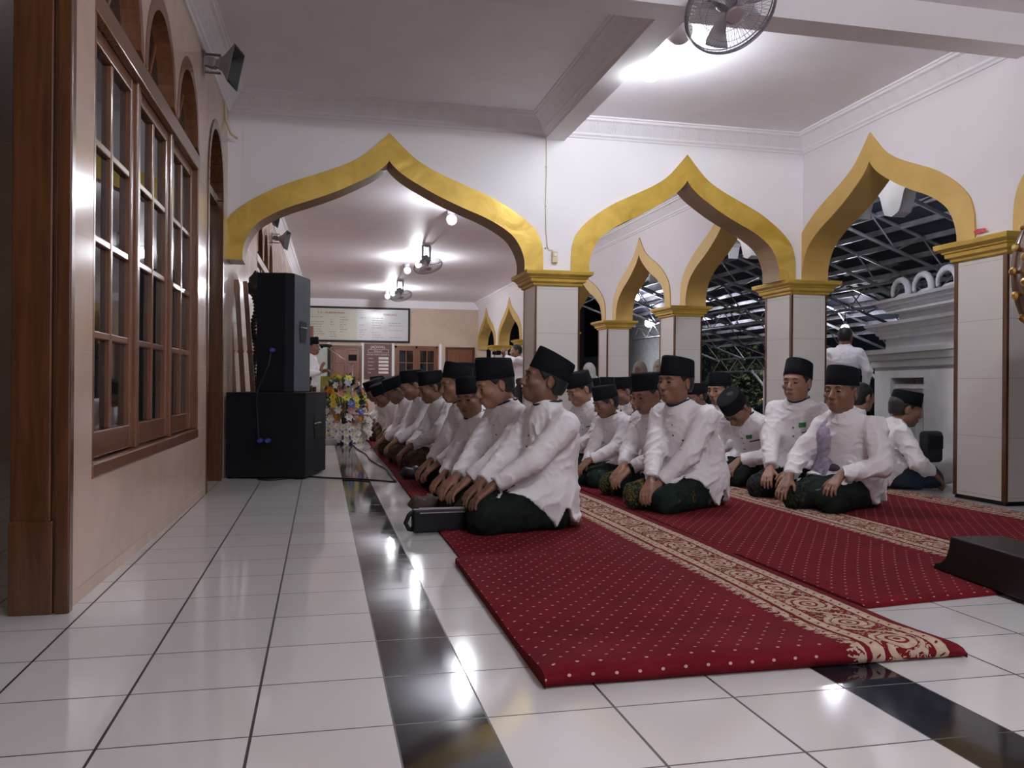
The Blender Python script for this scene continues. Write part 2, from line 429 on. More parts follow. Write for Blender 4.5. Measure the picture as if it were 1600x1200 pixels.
# ------------------------------------------------------------------ setting
CEIL = 3.05; YW = 7.0; YB = 23.5; XR = 4.33; XRB = 4.57
LWM = Matrix.Translation((-.80, 3, 0)) @ Matrix.Rotation(-.0163, 4, 'Z')     # left wall frame: x out of the wall, y along it
def lw(name_or_obj):
    name_or_obj.matrix_world = LWM; return name_or_obj

def strip_wall(mb, curve, ztop, P, t, tu=1.0, tv=1.0, u0=0.0, v0=0.0, mi=0, ends=True):
    """a wall over the curve [(u, zlow)] up to ztop, t thick; P(u, z, d) -> point"""
    uvf = lambda u, z: ((u-u0)/tu, (z-v0)/tv)
    for (ua, za), (ub, zb) in zip(curve, curve[1:]):
        if abs(ua-ub) > 1e-6:
            for d in (0, t):
                mb.add([P(ua, za, d), P(ub, zb, d), P(ub, ztop, d), P(ua, ztop, d)], [(0, 1, 2, 3)], [[uvf(ua, za), uvf(ub, zb), uvf(ub, ztop), uvf(ua, ztop)]], mi)
        mb.add([P(ua, za, 0), P(ub, zb, 0), P(ub, zb, t), P(ua, za, t)], [(0, 1, 2, 3)], [[uvf(ua, za), uvf(ub, zb), uvf(ub, zb), uvf(ua, za)]], mi)
    a, b = curve[0], curve[-1]
    for u, z in (a, b):
        mb.add([P(u, z, 0), P(u, z, t), P(u, ztop, t), P(u, ztop, 0)], [(0, 1, 2, 3)], [[(0.3, 0)]*4], mi)
    u_, v_ = a[0], b[0]
    mb.add([P(u_, ztop, 0), P(v_, ztop, 0), P(v_, ztop, t), P(u_, ztop, t)], [(0, 1, 2, 3)], [[(.3, .3)]*4], mi)

# floor: strips of tiles, black bands between
def floor():
    mb = MB(); Y0, Y1 = -3.2, YB + .2; v = lambda y: (y - 1.55)/.3085
    def st(xa, xb, ua, ub, mi, z=0.0):
        mb.add([(xa, Y0, z), (xb, Y0, z), (xb, Y1, z), (xa, Y1, z)], [(0, 1, 2, 3)], [[(ua, v(Y0)), (ub, v(Y0)), (ub, v(Y1)), (ua, v(Y1))]], mi)
    st(.162-.303*17, .162, -17, 0, 0); st(.162, .368, 0, 1, 1); st(.368, 1.276, 0, 3, 0); st(1.276, 1.474, 0, 1, 1)
    st(1.474, 1.474+.303*12.5, 0, 12.5, 0)
    xe = 1.474+.303*12.5
    mb.add([(xe, Y0, 0), (xe, Y1, 0), (xe, Y1, -1.05), (xe, Y0, -1.05)], [(0, 1, 2, 3)], [[(0, 0), (90, 0), (90, 3), (0, 3)]], 0)
    o = mb.obj('floor', ['floor_white', 'floor_black']); struct(o, 'glossy white tiled floor with narrow black tile bands', 'floor')
floor()
mb = MB(); mb.box((-1.0, -3.2, CEIL), (XRB, YW+.1, CEIL+.1)); struct(mb.obj('ceiling', 'ceiling_plaster'), 'white plaster ceiling over the near prayer gallery', 'ceiling')
mb = MB(); mb.box((-1.0, YW+.1, CEIL), (XRB, YB+.2, CEIL+.1)); struct(mb.obj('ceiling_back', 'ceiling_plaster'), 'rough plaster ceiling of the far gallery beyond the arches', 'ceiling')
mb = MB(); mb.box((-1.0, 4.36, 2.857), (XRB, 4.555, CEIL)); struct(mb.obj('trim_crossbeam', 'plaster'), 'white beam across the ceiling behind the round fan', 'beam')
mb = MB(); mb.box((1.862, 4.555, 2.857), (2.035, YW, CEIL)); struct(mb.obj('trim_beam', 'plaster'), 'white ceiling beam running to the middle pillar', 'beam')

def arc(c, half, z0, zt, n=14):
    return [(c - half*math.cos(PI*i/n), z0 + (zt-z0)*math.sin(PI*i/n)) for i in range(n+1)]
# left wall
WIN = [(.256+off, 2.60+off) for off in (0, 6.3)]
def left_wall():
    mb = MB(); P = lambda u, z, d: (-d, u, z)
    T = dict(tu=.30, tv=.40, u0=.02, v0=.05); t = .16
    up = []; segs = []
    cur = [(0.0, 0.0)]
    def full(a, b): strip_wall(mb, [(a, 0.0), (b, 0.0)], CEIL, P, t, **T)
    def opening(a, b, zb, top):
        if zb > 0: strip_wall(mb, [(a, 0.0), (b, 0.0)], zb, P, t, **T)
        strip_wall(mb, top, CEIL, P, t, **T)
    def win(a, b):
        w_ = (b-a)/3; top = [(a, .40+1.75)]
        for k in range(3):
            c = a + w_*(k+.5); top += [(y, z) for y, z in arc(c, w_/2-.012, 2.15, 2.63)]
        top.append((b, 2.15)); opening(a, b, .40, top)
    full(-.005, WIN[0][0]); win(*WIN[0]); full(WIN[0][1], 2.95)
    opening(2.95, 3.76, 0, [(2.95, 2.12)] + arc(3.355, .405, 2.12, 2.62) + [(3.76, 2.12)])
    full(3.76, WIN[1][0]); win(*WIN[1]); full(WIN[1][1], 20.55)
    # beyond the near doorway, towards and behind the camera
    strip_wall(mb, [(-6.2, 0.0), (-1.5, 0.0)], CEIL, P, t, **T); strip_wall(mb, [(-1.5, 2.6), (-.005, 2.6)], CEIL, P, t, **T)
    struct(lw(mb.obj('wall_left', 'wall_tile')), 'beige marble-look tiled wall with wooden windows', 'wall')
left_wall()

def leaf_frame(mb, a, b, z0, z1, x0, x1, st=.055, rows=4, cols=2, bar=.028, bot=None):
    bot = bot or st
    mb.box((x0, a, z0), (x1, a+st, z1)); mb.box((x0, b-st, z0), (x1, b, z1))
    mb.box((x0, a+st, z0), (x1, b-st, z0+bot)); mb.box((x0, a+st, z1-st), (x1, b-st, z1))
    for c in range(1, cols):
        y = a+st+(b-a-2*st)*c/cols; mb.box((x0+.004, y-bar/2, z0+bot), (x1-.004, y+bar/2, z1-st))
    for r in range(1, rows):
        z = z0+bot+(z1-st-z0-bot)*r/rows; mb.box((x0+.006, a+st, z-bar/2), (x1-.006, b-st, z+bar/2))
def big_window(n, a, b, label):
    r = bpy.data.objects.new('window_%d' % n, None); COL.objects.link(r); r['kind'] = 'structure'; r['label'] = label; r['category'] = 'window'
    lw(r); r.matrix_world = LWM @ Matrix.Translation((0, a, 0)); W = b-a; w_ = W/3
    mb = MB(); x0, x1 = -.13, -.012
    mb.box((-.15, 0, .40), (.006, W, .455)); mb.box((x0, 0, .455), (-.0, .034, 2.15)); mb.box((x0, W-.034, .455), (.002, W, 2.15))
    for k in (1, 2): mb.box((x0, w_*k-.026, .455), (-.016, w_*k+.026, 2.15))
    mb.box((x0, 0, 2.075), (.004, W, 2.165))
    bev(mb.obj('window_frame', 'wood_window', r), .006)
    for k in range(3):
        lo, hi = w_*k+(.026 if k else .034), w_*(k+1)-(.026 if k < 2 else .034)
        mb = MB(); leaf_frame(mb, lo+.004, hi-.004, .462, 2.072, -.085, -.03, .06, 4, 2, .03, .10)
        lf = bev(mb.obj('casement', 'wood_window', r), .005)
        mb = MB(); mb.box((-.062, lo+.05, .54), (-.054, hi-.05, 2.03)); mb.obj('panes', 'dark_glass', lf)
        # arched fanlight
        c = w_*(k+.5); h = w_/2-.014
        mb = MB(); out = arc(c, h, 2.165, 2.63, 20); inn = arc(c, h-.062, 2.20, 2.555, 20)
        for (o0, o1, i0, i1) in zip(out, out[1:], inn, inn[1:]):
            poly = [o0, o1, i1, i0]; mb.prism(poly, -.12, .004, (1, 2, 0))
        mb.box((-.10, c-h+.01, 2.165), (-.03, c+h-.01, 2.205))
        for s_ in (-.35, 0, .35):
            mb.tube([(-.07, c, 2.2), (-.07, c+math.sin(s_*2)*(h-.06), 2.2+math.cos(s_*1.6)*.34)], .009, 6)
        fl = mb.obj('fanlight', 'wood_window', r)
        mb = MB(); V = [(-.075, y, z) for y, z in inn]; mb.add(V, [tuple(range(len(V)))]); mb.obj('pane', 'dark_glass', fl)
    return r
big_window(1, *WIN[0], 'wide wooden window of three glazed casements with arched fanlights, nearest the camera')
big_window(2, *WIN[1], 'wooden window of the far gallery behind the loudspeaker stack')
def left_doors():
    r = bpy.data.objects.new('door_1', None); COL.objects.link(r); struct(r, 'dark wooden arched doorway between the window and the golden arch', 'door'); r.matrix_world = LWM
    mb = MB(); a, b = 2.95, 3.76
    mb.box((-.15, a, 0), (.008, a+.055, 2.12)); mb.box((-.15, b-.055, 0), (.008, b, 2.12))
    out = arc(3.355, .405, 2.12, 2.62, 20); inn = arc(3.355, .35, 2.12, 2.55, 20)
    for o0, o1, i0, i1 in zip(out, out[1:], inn, inn[1:]): mb.prism([o0, o1, i1, i0], -.15, .008, (1, 2, 0))
    mb.box((-.15, a+.05, 2.09), (-.03, b-.05, 2.15)); bev(mb.obj('door_frame', 'wood_dark', r), .005)
    mb = MB(); mb.box((-.14, a+.055, .01), (-.10, b-.055, 2.09))
    for y in (a+.12, (a+b)/2+.03):
        for z0, z1 in ((.15, .9), (1.05, 1.95)): mb.box((-.105, y, z0), (-.088, y+.24, z1))
    lf = bev(mb.obj('door_leaf', 'wood_dark', r), .006)
    mb = MB(); V = [(-.09, y, z) for y, z in inn]; mb.add(V, [tuple(range(len(V)))]); mb.obj('pane', 'dark_glass', r)
    r = bpy.data.objects.new('door_2', None); COL.objects.link(r); struct(r, 'dark brown wooden door jamb at the left edge, nearest the camera', 'door'); r.matrix_world = LWM
    mb = MB()
    mb.box((-.165, -.035, 0), (-.045, 0.0, 2.6)); mb.box((-.045, -.028, 0), (-.03, 0, 2.6)); mb.box((-.03, -.045, 0), (.014, .0, 2.6)); mb.box((-.165, -.028, 0), (-.155, .02, 2.6))
    mb.box((-.20, -1.5, 2.52), (.012, -.0, 2.62))
    bev(mb.obj('jamb', 'wood_dark', r), .007, 3)
    mb = MB(); mb.box((-.165, -.047, 0), (-.035, -.035, .30)); bev(mb.obj('plinth', 'wood_dark', r), .004)
left_doors()
# the inner hall, seen only through the near doorway
mb = MB(); mb.box((-5.0, -3.2, 0), (-4.9, 9, CEIL)); mb.box((-5, 9, 0), (-.97, 9.1, CEIL)); struct(mb.obj('wall_hall', 'beige_plaster'), 'walls of the unlit inner hall', 'wall')
mb = MB(); mb.box((-5.0, -3.2, CEIL), (-1.0, 9.1, CEIL+.1)); struct(mb.obj('ceiling_hall', 'plaster'), 'ceiling of the inner hall', 'ceiling')
mb = MB(); mb.box((-1.1, -3.3, 0), (XRB+1, -3.2, CEIL)); struct(mb.obj('wall_near', 'plaster'), 'plain wall behind the camera', 'wall')

# ogee arches
IN = [(1, 1.72), (1, 1.80), (.985, 1.87), (.955, 1.945), (.90, 2.025), (.80, 2.102), (.68, 2.168), (.546, 2.226), (.37, 2.31), (.219, 2.398), (.11, 2.47), (.04, 2.535), (0, 2.59)]
OUT = [(1, 1.72), (1.0, 1.80), (.998, 1.87), (.99, 1.95), (.955, 2.055), (.875, 2.155), (.77, 2.245), (.655, 2.325), (.53, 2.392), (.405, 2.455), (.27, 2.53), (.15, 2.625), (0, 2.81)]
def densify(pts, k=3):
    out = []; n = len(pts)
    for i in range(n-1):
        p0, p1, p2, p3 = pts[max(i-1, 0)], pts[i], pts[i+1], pts[min(i+2, n-1)]
        for j in range(k):
            t = j/k; q = []
            for c in (0, 1):
                q.append(.5*(2*p1[c]+(p2[c]-p0[c])*t+(2*p0[c]-5*p1[c]+4*p2[c]-p3[c])*t*t+(3*p1[c]-p0[c]-3*p2[c]+p3[c])*t**3))
            out.append(tuple(q))
    out.append(pts[-1]); return out
INd, OUTd = densify(IN), densify(OUT)
def ogee(c, a, half=INd):
    L = [(c-a*x, z) for x, z in half]; R = [(c+a*x, z) for x, z in reversed(half[:-1])]
    return L + R
NTRIM = [0]
def arch_trim(c, a, P, t, m_front, m_in, label, ext=.16):
    NTRIM[0] += 1
    i_, o_ = ogee(c, a), ogee(c, a+ext, OUTd)
    mb = MB()
    for d0, d1 in ((-.014, 0.002), (t-.002, t+.014)):
        for k in range(len(i_)-1):
            q = [P(*i_[k], d0), P(*o_[k], d0), P(*o_[k+1], d0), P(*i_[k+1], d0)]
            mb.add(q, [(0, 1, 2, 3)]); q2 = [P(*i_[k], d1), P(*o_[k], d1), P(*o_[k+1], d1), P(*i_[k+1], d1)]
            mb.add(q2, [(3, 2, 1, 0)])
            mb.add([P(*o_[k], d0), P(*o_[k+1], d0), P(*o_[k+1], d1), P(*o_[k], d1)], [(0, 1, 2, 3)])
    ii = [(u + (.006 if u < c else -.006), z-.004) for u, z in i_]
    for k in range(len(i_)-1):
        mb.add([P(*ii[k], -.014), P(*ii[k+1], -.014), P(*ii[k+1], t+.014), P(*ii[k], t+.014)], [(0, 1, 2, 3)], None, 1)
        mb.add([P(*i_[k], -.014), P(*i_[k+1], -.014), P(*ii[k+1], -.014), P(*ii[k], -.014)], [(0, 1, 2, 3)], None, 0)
    o = mb.obj('trim_%d' % NTRIM[0], [m_front, m_in], fix=False); struct(o, label, 'arch moulding'); return o
PF = lambda u, z, d: (u, YW+d, z)
PR = lambda u, z, d: (XR+d, u, z)
mb = MB(); cur = [(-.86, 1.72)] + ogee(.534, 1.155) + ogee(3.172, .916) + [(XRB, 1.72)]
strip_wall(mb, cur, CEIL, PF, .27); struct(mb.obj('wall_front', 'plaster'), 'white plaster wall over the two golden arches facing the camera', 'wall')
arch_trim(.534, 1.155, PF, .27, 'gold_foil', 'gold_shaded', 'wide golden pointed arch beside the left wall')
arch_trim(3.172, .916, PF, .27, 'gold_foil', 'gold_shaded', 'golden pointed arch between the middle and the corner pillar')
BAYS = [(3.47, .93, 'golden pointed arch at the right edge, nearest the camera'), (6.02, .975, 'golden pointed arch between the corner pillar and the near right pillar'),
        (8.56, .98, 'first golden arch of the far side arcade, behind the corner pillar'), (11.1, .93, 'second golden arch of the far side arcade'),
        (13.8, 1.12, 'third golden arch of the far side arcade'), (16.63, 1.12, 'fourth golden arch of the far side arcade'),
        (19.47, 1.12, 'fifth golden arch of the far side arcade'), (22.3, 1.1, 'last golden arch of the far side arcade, next to the back wall')]
mb = MB(); cur = [(1.9, 1.72)]
for c, a, _ in BAYS: cur += ogee(c, a)
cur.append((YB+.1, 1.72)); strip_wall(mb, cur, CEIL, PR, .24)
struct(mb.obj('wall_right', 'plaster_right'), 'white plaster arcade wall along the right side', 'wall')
for c, a, l in BAYS: arch_trim(c, a, PR, .24, 'gold_paint', 'gold_paint', l)

# cornices
PROF = [(0, 2.887), (.012, 2.889), (.018, 2.905), (.032, 2.915), (.036, 2.932), (.070, 2.975), (.098, 3.008), (.118, 3.018), (.122, 3.034), (.135, 3.038), (.135, CEIL), (0, CEIL)]
def cornice(name, p0, p1, nrm, label, m='cornice_ornament'):
    mb = MB(); p0 = Vector(p0); p1 = Vector(p1); nv = Vector(nrm).normalized(); L = (p1-p0).length; n = len(PROF)
    V = []
    for p in (p0, p1):
        for a, z in PROF: q = p + nv*a; V.append((q.x, q.y, z))
    F = []; U = []
    for i in range(n-1):
        F.append((i, i+1, n+i+1, n+i)); v0, v1 = i/(n-2), (i+1)/(n-2); U.append([(0, v0), (0, v1), (L, v1), (L, v0)])
    F.append(tuple(range(n))); U.append([(0, 0)]*n); F.append(tuple(range(2*n-1, n-1, -1))); U.append([(0, 0)]*n)
    mb.add(V, F, U); struct(mb.obj(name, m), label, 'cornice')
cornice('trim_cornice_front', (-.78, YW, 0), (1.862, YW, 0), (0, -1, 0), 'moulded white cornice over the wide golden arch')
cornice('trim_cornice_front.001', (2.035, YW, 0), (XR, YW, 0), (0, -1, 0), 'moulded white cornice between the ceiling beam and the right wall')
cornice('trim_cornice_right', (XR, 4.555, 0), (XR, YW, 0), (-1, 0, 0), 'moulded white cornice along the right wall')
cornice('trim_cornice_left', (-.78, 4.555, 0), (-.735, YW, 0), (1, 0, 0), 'moulded white cornice along the left wall above the horn loudspeaker')
cornice('trim_cornice_beam', (1.862, 4.555, 0), (1.862, YW, 0), (-1, 0, 0), 'ornamented plaster cornice on the side of the ceiling beam')
cornice('trim_cornice_far', (XR, YW+.27, 0), (XR, YB, 0), (-1, 0, 0), 'cornice along the far side arcade')
cornice('trim_cornice_gallery', (-.73, YW+.27, 0), (-.47, YB, 0), (1, 0, 0), 'cornice along the left wall of the far gallery')

# pillars
def pillar(name, x0, y0, x1, y1, label, deco=True):
    r = root(name, label, 'pillar', ((x0+x1)/2, (y0+y1)/2, 0), 0, 'white tiled pillars with golden capitals')
    w2, d2 = (x1-x0)/2, (y1-y0)/2
    mb = MB()
    for sx, sy, ax in ((1, 0, 0), (-1, 0, 0), (0, 1, 1), (0, -1, 1)):
        if ax == 0: q = [(sx*w2, -d2), (sx*w2, d2)]
        else: q = [(-w2, sy*d2), (w2, sy*d2)]
        zs = [.028, 1.60]
        V = [(q[0][0], q[0][1], zs[0]), (q[1][0], q[1][1], zs[0]), (q[1][0], q[1][1], zs[1]), (q[0][0], q[0][1], zs[1])]
        mb.add(V, [(0, 1, 2, 3)], [[(.1, (zs[0]-.05)/.38), (.9, (zs[0]-.05)/.38), (.9, (zs[1]-.05)/.38), (.1, (zs[1]-.05)/.38)]])
    mb.obj('shaft', 'pillar_tile', r)
    mb = MB(); mb.box((-w2+.006, -d2+.006, 0), (w2-.006, d2-.006, .03)); mb.obj('plinth', 'wood_black', r)
    mb = MB()
    for sx in (-1, 1):
        for sy in (-1, 1): mb.box((min(sx*w2, sx*(w2-.012))-.003, min(sy*d2, sy*(d2-.028))-.003, .02), (max(sx*w2, sx*(w2-.012))+.003, max(sy*d2, sy*(d2-.028))+.003, 1.6))
    mb.obj('corner_trim', 'wood_dark', r)
    mb = MB(); st = [(1.595, .004), (1.605, .02), (1.62, .022), (1.632, .045), (1.655, .048), (1.662, .060), (1.672, .062), (1.690, .094), (1.716, .098), (1.722, .098)]
    V = []; F = []
    for z, e in st: V += [(-w2-e, -d2-e, z), (w2+e, -d2-e, z), (w2+e, d2+e, z), (-w2-e, d2+e, z)]
    for i in range(len(st)-1):
        for k in range(4): F.append((i*4+k, i*4+(k+1) % 4, i*4+4+(k+1) % 4, i*4+4+k))
    F.append((0, 3, 2, 1)); n = len(V); F.append((n-4, n-3, n-2, n-1))
    mb.add(V, F); mb.obj('capital', 'gold_foil' if name == 'pillar' else 'gold_paint', r)
    return r
pillar('pillar', 1.782, YW+.002, 2.18, YW+.42, 'white tiled pillar with golden capital in the middle, between the two arches facing the camera')
pillar('pillar', 4.22, YW+.002, 4.58, YW+.47, 'white tiled corner pillar where the two arcades meet, behind the man with the green badge')
pr_ = pillar('pillar', 4.22, 4.50, 4.58, 4.95, 'white tiled pillar with golden capital at the right edge beside the drum')
for k, (a, b) in enumerate(((9.64, 10.1), (12.13, 12.55), (15.0, 15.42), (17.85, 18.27), (20.7, 21.12))):
    pillar('pillar', 4.22, a, 4.58, b, ['white tiled pillar right behind the corner pillar, seen through the narrower arch', 'white tiled pillar second behind the corner pillar, left of the other one in the narrower arch',
        'white tiled pillar third behind the corner pillar in the far arcade', 'white tiled pillar fourth behind the corner pillar in the far arcade', 'small white tiled pillar of the far arcade nearest the back wall'][k])
mb = MB(); V = [(0, -.045, -.006), (0, .02, -.012), (0, .055, -.002), (0, .06, .008), (0, .03, .02), (0, -.045, .014)]
mb.prism([(p[1], p[2]) for p in V], 0, .004, (1, 2, 0))
o = mb.obj('paint_mark', 'red_paint', loc=(XR-.0185, 4.83, 1.80)); tag(o, 'small red painted mark on the gold band above the right pillar', 'mark')

# back wall with its doors, boards and window
mb = MB(); mb.box((-.9, YB, 0), (XRB, YB+.15, 2.84)); struct(mb.obj('wall_back', 'beige_plaster'), 'beige wall at the far end of the gallery', 'wall')
mb = MB(); mb.box((-.9, YB-.01, 2.84), (XRB, YB+.15, CEIL)); struct(mb.obj('trim_back', 'plaster'), 'white band along the top of the far wall', 'trim')
def panel_door(n, x0, x1, z1, label):
    r = bpy.data.objects.new('door_%d' % n, None); COL.objects.link(r); struct(r, label, 'door'); r.location = (x0, YB, 0); W = x1-x0
    mb = MB(); mb.box((0, -.05, 0), (.06, 0, z1)); mb.box((W-.06, -.05, 0), (W, 0, z1)); mb.box((.06, -.05, z1-.06), (W-.06, 0, z1)); mb.obj('door_frame', 'wood_dark', r)
    mb = MB(); mb.box((.06, -.035, .01), (W-.06, 0, z1-.06))
    for i in range(2):
        xa = .11+i*(W-.18)/2; xb = xa+(W-.18)/2-.06
        for za, zb in ((.12, .62), (.72, 1.2), (1.28, z1-.13)): mb.box((xa, -.046, za), (xb, -.03, zb))
    lf = bev(mb.obj('door_leaf', 'wood_door', r), .008)
    mb = MB(); mb.sphere((.12, -.065, .95), .025, 10, 6); mb.obj('door_knob', 'brass', lf, smooth=True)
panel_door(3, .25, 1.08, 1.775, 'reddish panelled door on the far wall behind the microphone stand')
panel_door(4, 3.39, 4.22, 1.775, 'reddish panelled door on the far wall beside the last golden arch')
def back_window():
    r = bpy.data.objects.new('window_3', None); COL.objects.link(r); struct(r, 'two-leaf wooden window on the far wall beside the brown timetable', 'window'); r.location = (1.98, YB, 0)
    mb = MB(); W = 1.2
    for a, b in ((0, .05), (W-.05, W), (W/2-.03, W/2+.03)): mb.box((a, -.05, .55), (b, 0, 1.79))
    mb.box((0, -.05, 1.73), (W, 0, 1.79)); mb.box((0, -.05, .55), (W, 0, .61)); mb.obj('window_frame', 'wood_window', r)
    for k in range(2):
        a = .05+k*(W/2-.02); b = a+W/2-.08
        mb = MB()
        for p, q in ((a, a+.07), (b-.07, b), ((a+b)/2-.013, (a+b)/2+.013)): mb.box((p, -.04, .61), (q, -.005, 1.73))
        for p, q in ((.61, .69), (1.66, 1.73), (.98, 1.005), (1.31, 1.335)): mb.box((a, -.038, p), (b, -.006, q))
        lf = mb.obj('casement', 'wood_window', r); mb = MB(); mb.box((a+.06, -.02, .66), (b-.06, -.014, 1.7)); mb.obj('panes', 'dark_glass', lf)
back_window()
mb = MB()
for x in (.19, 1.10, 1.925, 3.25): mb.box((x-.035, YB-.02, 0), (x+.035, YB, 1.86))
struct(mb.obj('trim_wall', 'plaster'), 'pale strips between the doors and boards of the far wall', 'trim')
# ------------------------------------------------------------------ boards on the far wall
RX = (PI/2, 0, 0)
def big_board():
    r = root('notice_board', 'long black-framed white notice board high on the far wall', 'board', (-.9, YB-.03, 1.87)); W, H = 3.29, .96
    mb = MB(); mb.box((0, -.03, 0), (W, .02, .05)); mb.box((0, -.03, H-.05), (W, .02, H)); mb.box((0, -.03, .05), (.05, .02, H-.05)); mb.box((W-.05, -.03, .05), (W, .02, H-.05)); mb.obj('board_frame', 'wood_black', r)
    mb = MB(); mb.box((.05, -.008, .05), (1.85, .01, H-.05)); p = mb.obj('panel', 'board_pale', r)
    mb = MB(); mb.box((1.85, -.008, .05), (W-.05, .01, H-.05)); p2 = mb.obj('panel', 'board_pale_cool', r)
    text_part('heading', 'T.A - MUBAROKAH', .085, 'ink_red', r, (.78, -.012, .76), RX)
    text_part('heading', 'PENGURUS', .075, 'ink_red', r, (2.55, -.012, .74), RX)
    rnd = random.Random(3); mb = MB()
    for row in range(9):
        z = .66-row*.066
        for x0, x1 in ((.55, 1.0), (1.12, 1.3), (1.38, 1.6)):
            if rnd.random() < .8:
                x = x0
                while x < x1-rnd.random()*.15: L = .03+rnd.random()*.07; mb.box((x, -.0105, z), (min(x+L, x1), -.008, z+.018)); x += L+.018
        for x0, x1 in ((1.9, 2.1), (2.25, 2.55), (2.7, 3.1)):
            if rnd.random() < .75:
                x = x0
                while x < x1-rnd.random()*.15: L = .03+rnd.random()*.07; mb.box((x, -.0105, z), (min(x+L, x1), -.008, z+.014)); x += L+.018
    for x in (.35, .42):
        mb.box((x, -.0105, .70), (x+.04, -.008, .84))
    mb.obj('printed_lines', 'ink_grey', r)
big_board()
def timetable():
    r = root('prayer_timetable', 'brown prayer timetable board with white time slots on the far wall', 'board', (1.145, YB-.02, .86)); W, H = .75, .965
    mb = MB(); mb.box((0, -.02, 0), (W, .015, H)); bev(mb.obj('board', 'board_brown', r), .006)
    text_part('heading', 'JADWAL', .105, 'ink_white', r, (W/2, -.024, .845), RX, 'CENTER')
    text_part('heading', 'SHOLAT', .06, 'ink_white', r, (W/2, -.024, .745), RX, 'CENTER')
    mb = MB(); x0, x1, z0, z1 = .10, .66, .72, .815
    for a, b, c, d in ((x0, x1, z0, z0+.008), (x0, x1, z1-.008, z1), (x0, x0+.008, z0, z1), (x1-.008, x1, z0, z1)): mb.box((a, -.025, c), (b, -.02, d))
    mb.obj('outline', 'ink_white', r)
    text_part('heading', 'UNTUK DAERAH SETEMPAT', .05, 'ink_white', r, (W/2, -.024, .655), RX, 'CENTER')
    for k, t in enumerate(('Subuh', 'Dzuhur', 'Ashar', 'Maghrib', "Isya'")):
        z = .555-k*.098; text_part('prayer_name', t, .055, 'ink_white', r, (.10, -.024, z), RX)
        mb = MB(); mb.box((.39, -.03, z-.012), (.66, -.02, z+.05)); mb.obj('time_slot', 'ink_white', r)
timetable()
mb = MB(); r = root('green_board', 'pale green board with black frame behind the speaking man', 'board', (-.7, YB-.02, .55))
mb.box((0, -.01, 0), (.88, .01, 1.2)); mb.obj('panel', 'board_green', r); mb = MB(); mb.box((.86, -.03, -.02), (.93, .015, 1.25)); mb.box((0, -.03, 1.19), (.86, .015, 1.25)); mb.obj('board_frame', 'wood_black', r)
r = root('picture_frame', 'small brown picture frame overlapping the long notice board', 'picture', (-.62, YB-.09, 1.86))
mb = MB(); mb.box((0, -.015, 0), (.40, .02, .05)); mb.box((0, -.015, .36), (.40, .02, .42)); mb.box((0, -.015, .05), (.06, .02, .36)); mb.box((.31, -.015, .05), (.40, .02, .36)); mb.obj('frame', 'wood_door', r)
mb = MB(); mb.box((.06, 0, .05), (.31, .01, .36)); mb.obj('paper', 'paper_white', r)

# ------------------------------------------------------------------ bulbs, globes, fans
def bulb(name, loc, label, m, r_=.052, drop=.16):
    r = root(name, label, 'lamp', loc, 0, 'round ceiling bulbs')
    mb = MB(); mb.lathe([(.062, 0), (.062, -.018), (.05, -.026), (.028, -.03), (.022, -.062)], 20); mb.obj('holder', 'white_plastic', r, smooth=False)
    mb = MB(); mb.lathe([(.016, -.05), (.018, -.075), (.024, -.09)], 16); mb.sphere((0, 0, -drop+.02), r_, 20, 12); o = mb.obj('bulb', m, r, smooth=True)
    return r
def globe(name, loc, label, r_=.078):
    r = root(name, label, 'lamp', loc, 0, 'unlit globe lamps')
    mb = MB(); mb.lathe([(.06, 0), (.06, -.05), (.052, -.055)], 20); mb.obj('collar', 'fan_grey', r)
    mb = MB(); mb.sphere((0, 0, -.055-r_*.92), r_, 24, 14); mb.lathe([(.006, -.055-r_*1.9), (.004, -.055-r_*1.96)], 8); mb.obj('globe', 'globe_white', r, smooth=True)
    return r
bulb('ceiling_bulb', (2.16, 5.36, CEIL), 'glowing round bulb hanging under the ceiling beside the beam, nearest the camera', 'lamp_on', .077, .185)
globe('globe_lamp', (2.115, 4.80, CEIL), 'unlit white globe lamp beside the round ceiling fan', .085)
bulb('ceiling_bulb', (1.74, 10.35, CEIL), 'lit bulb half hidden by the top of the wide golden arch', 'lamp_deep')
globe('globe_lamp', (1.67, 11.1, CEIL), 'white globe lamp seen just under the edge of the wide golden arch', .075)
bulb('ceiling_bulb', (1.70, 15.3, CEIL), 'glowing bulb below the first far ceiling fan', 'lamp_deep')
globe('globe_lamp', (1.60, 16.3, CEIL), 'unlit globe behind the glowing bulb of the first far fan', .075)
bulb('ceiling_bulb', (1.66, 20.4, CEIL), 'glowing bulb near the far wall by the last fan', 'lamp_deep')
globe('globe_lamp', (1.60, 21.3, CEIL), 'unlit globe lamp nearest the far wall', .075)
bulb('ceiling_bulb', (1.75, .9, CEIL), 'added unseen fill bulb over the nearest bay, above the carpet end', 'lamp_near_fill', .05, .16)  # added out of view as fill for floor and foreground
bulb('ceiling_bulb', (1.4, -1.8, CEIL), 'added fill bulb behind the camera', 'lamp_near_fill', .05, .16)  # second added fill, behind the view
bulb('ceiling_bulb', (-2.6, 5.2, CEIL), 'bulb inside the inner hall', 'lamp_small', .05, .16)

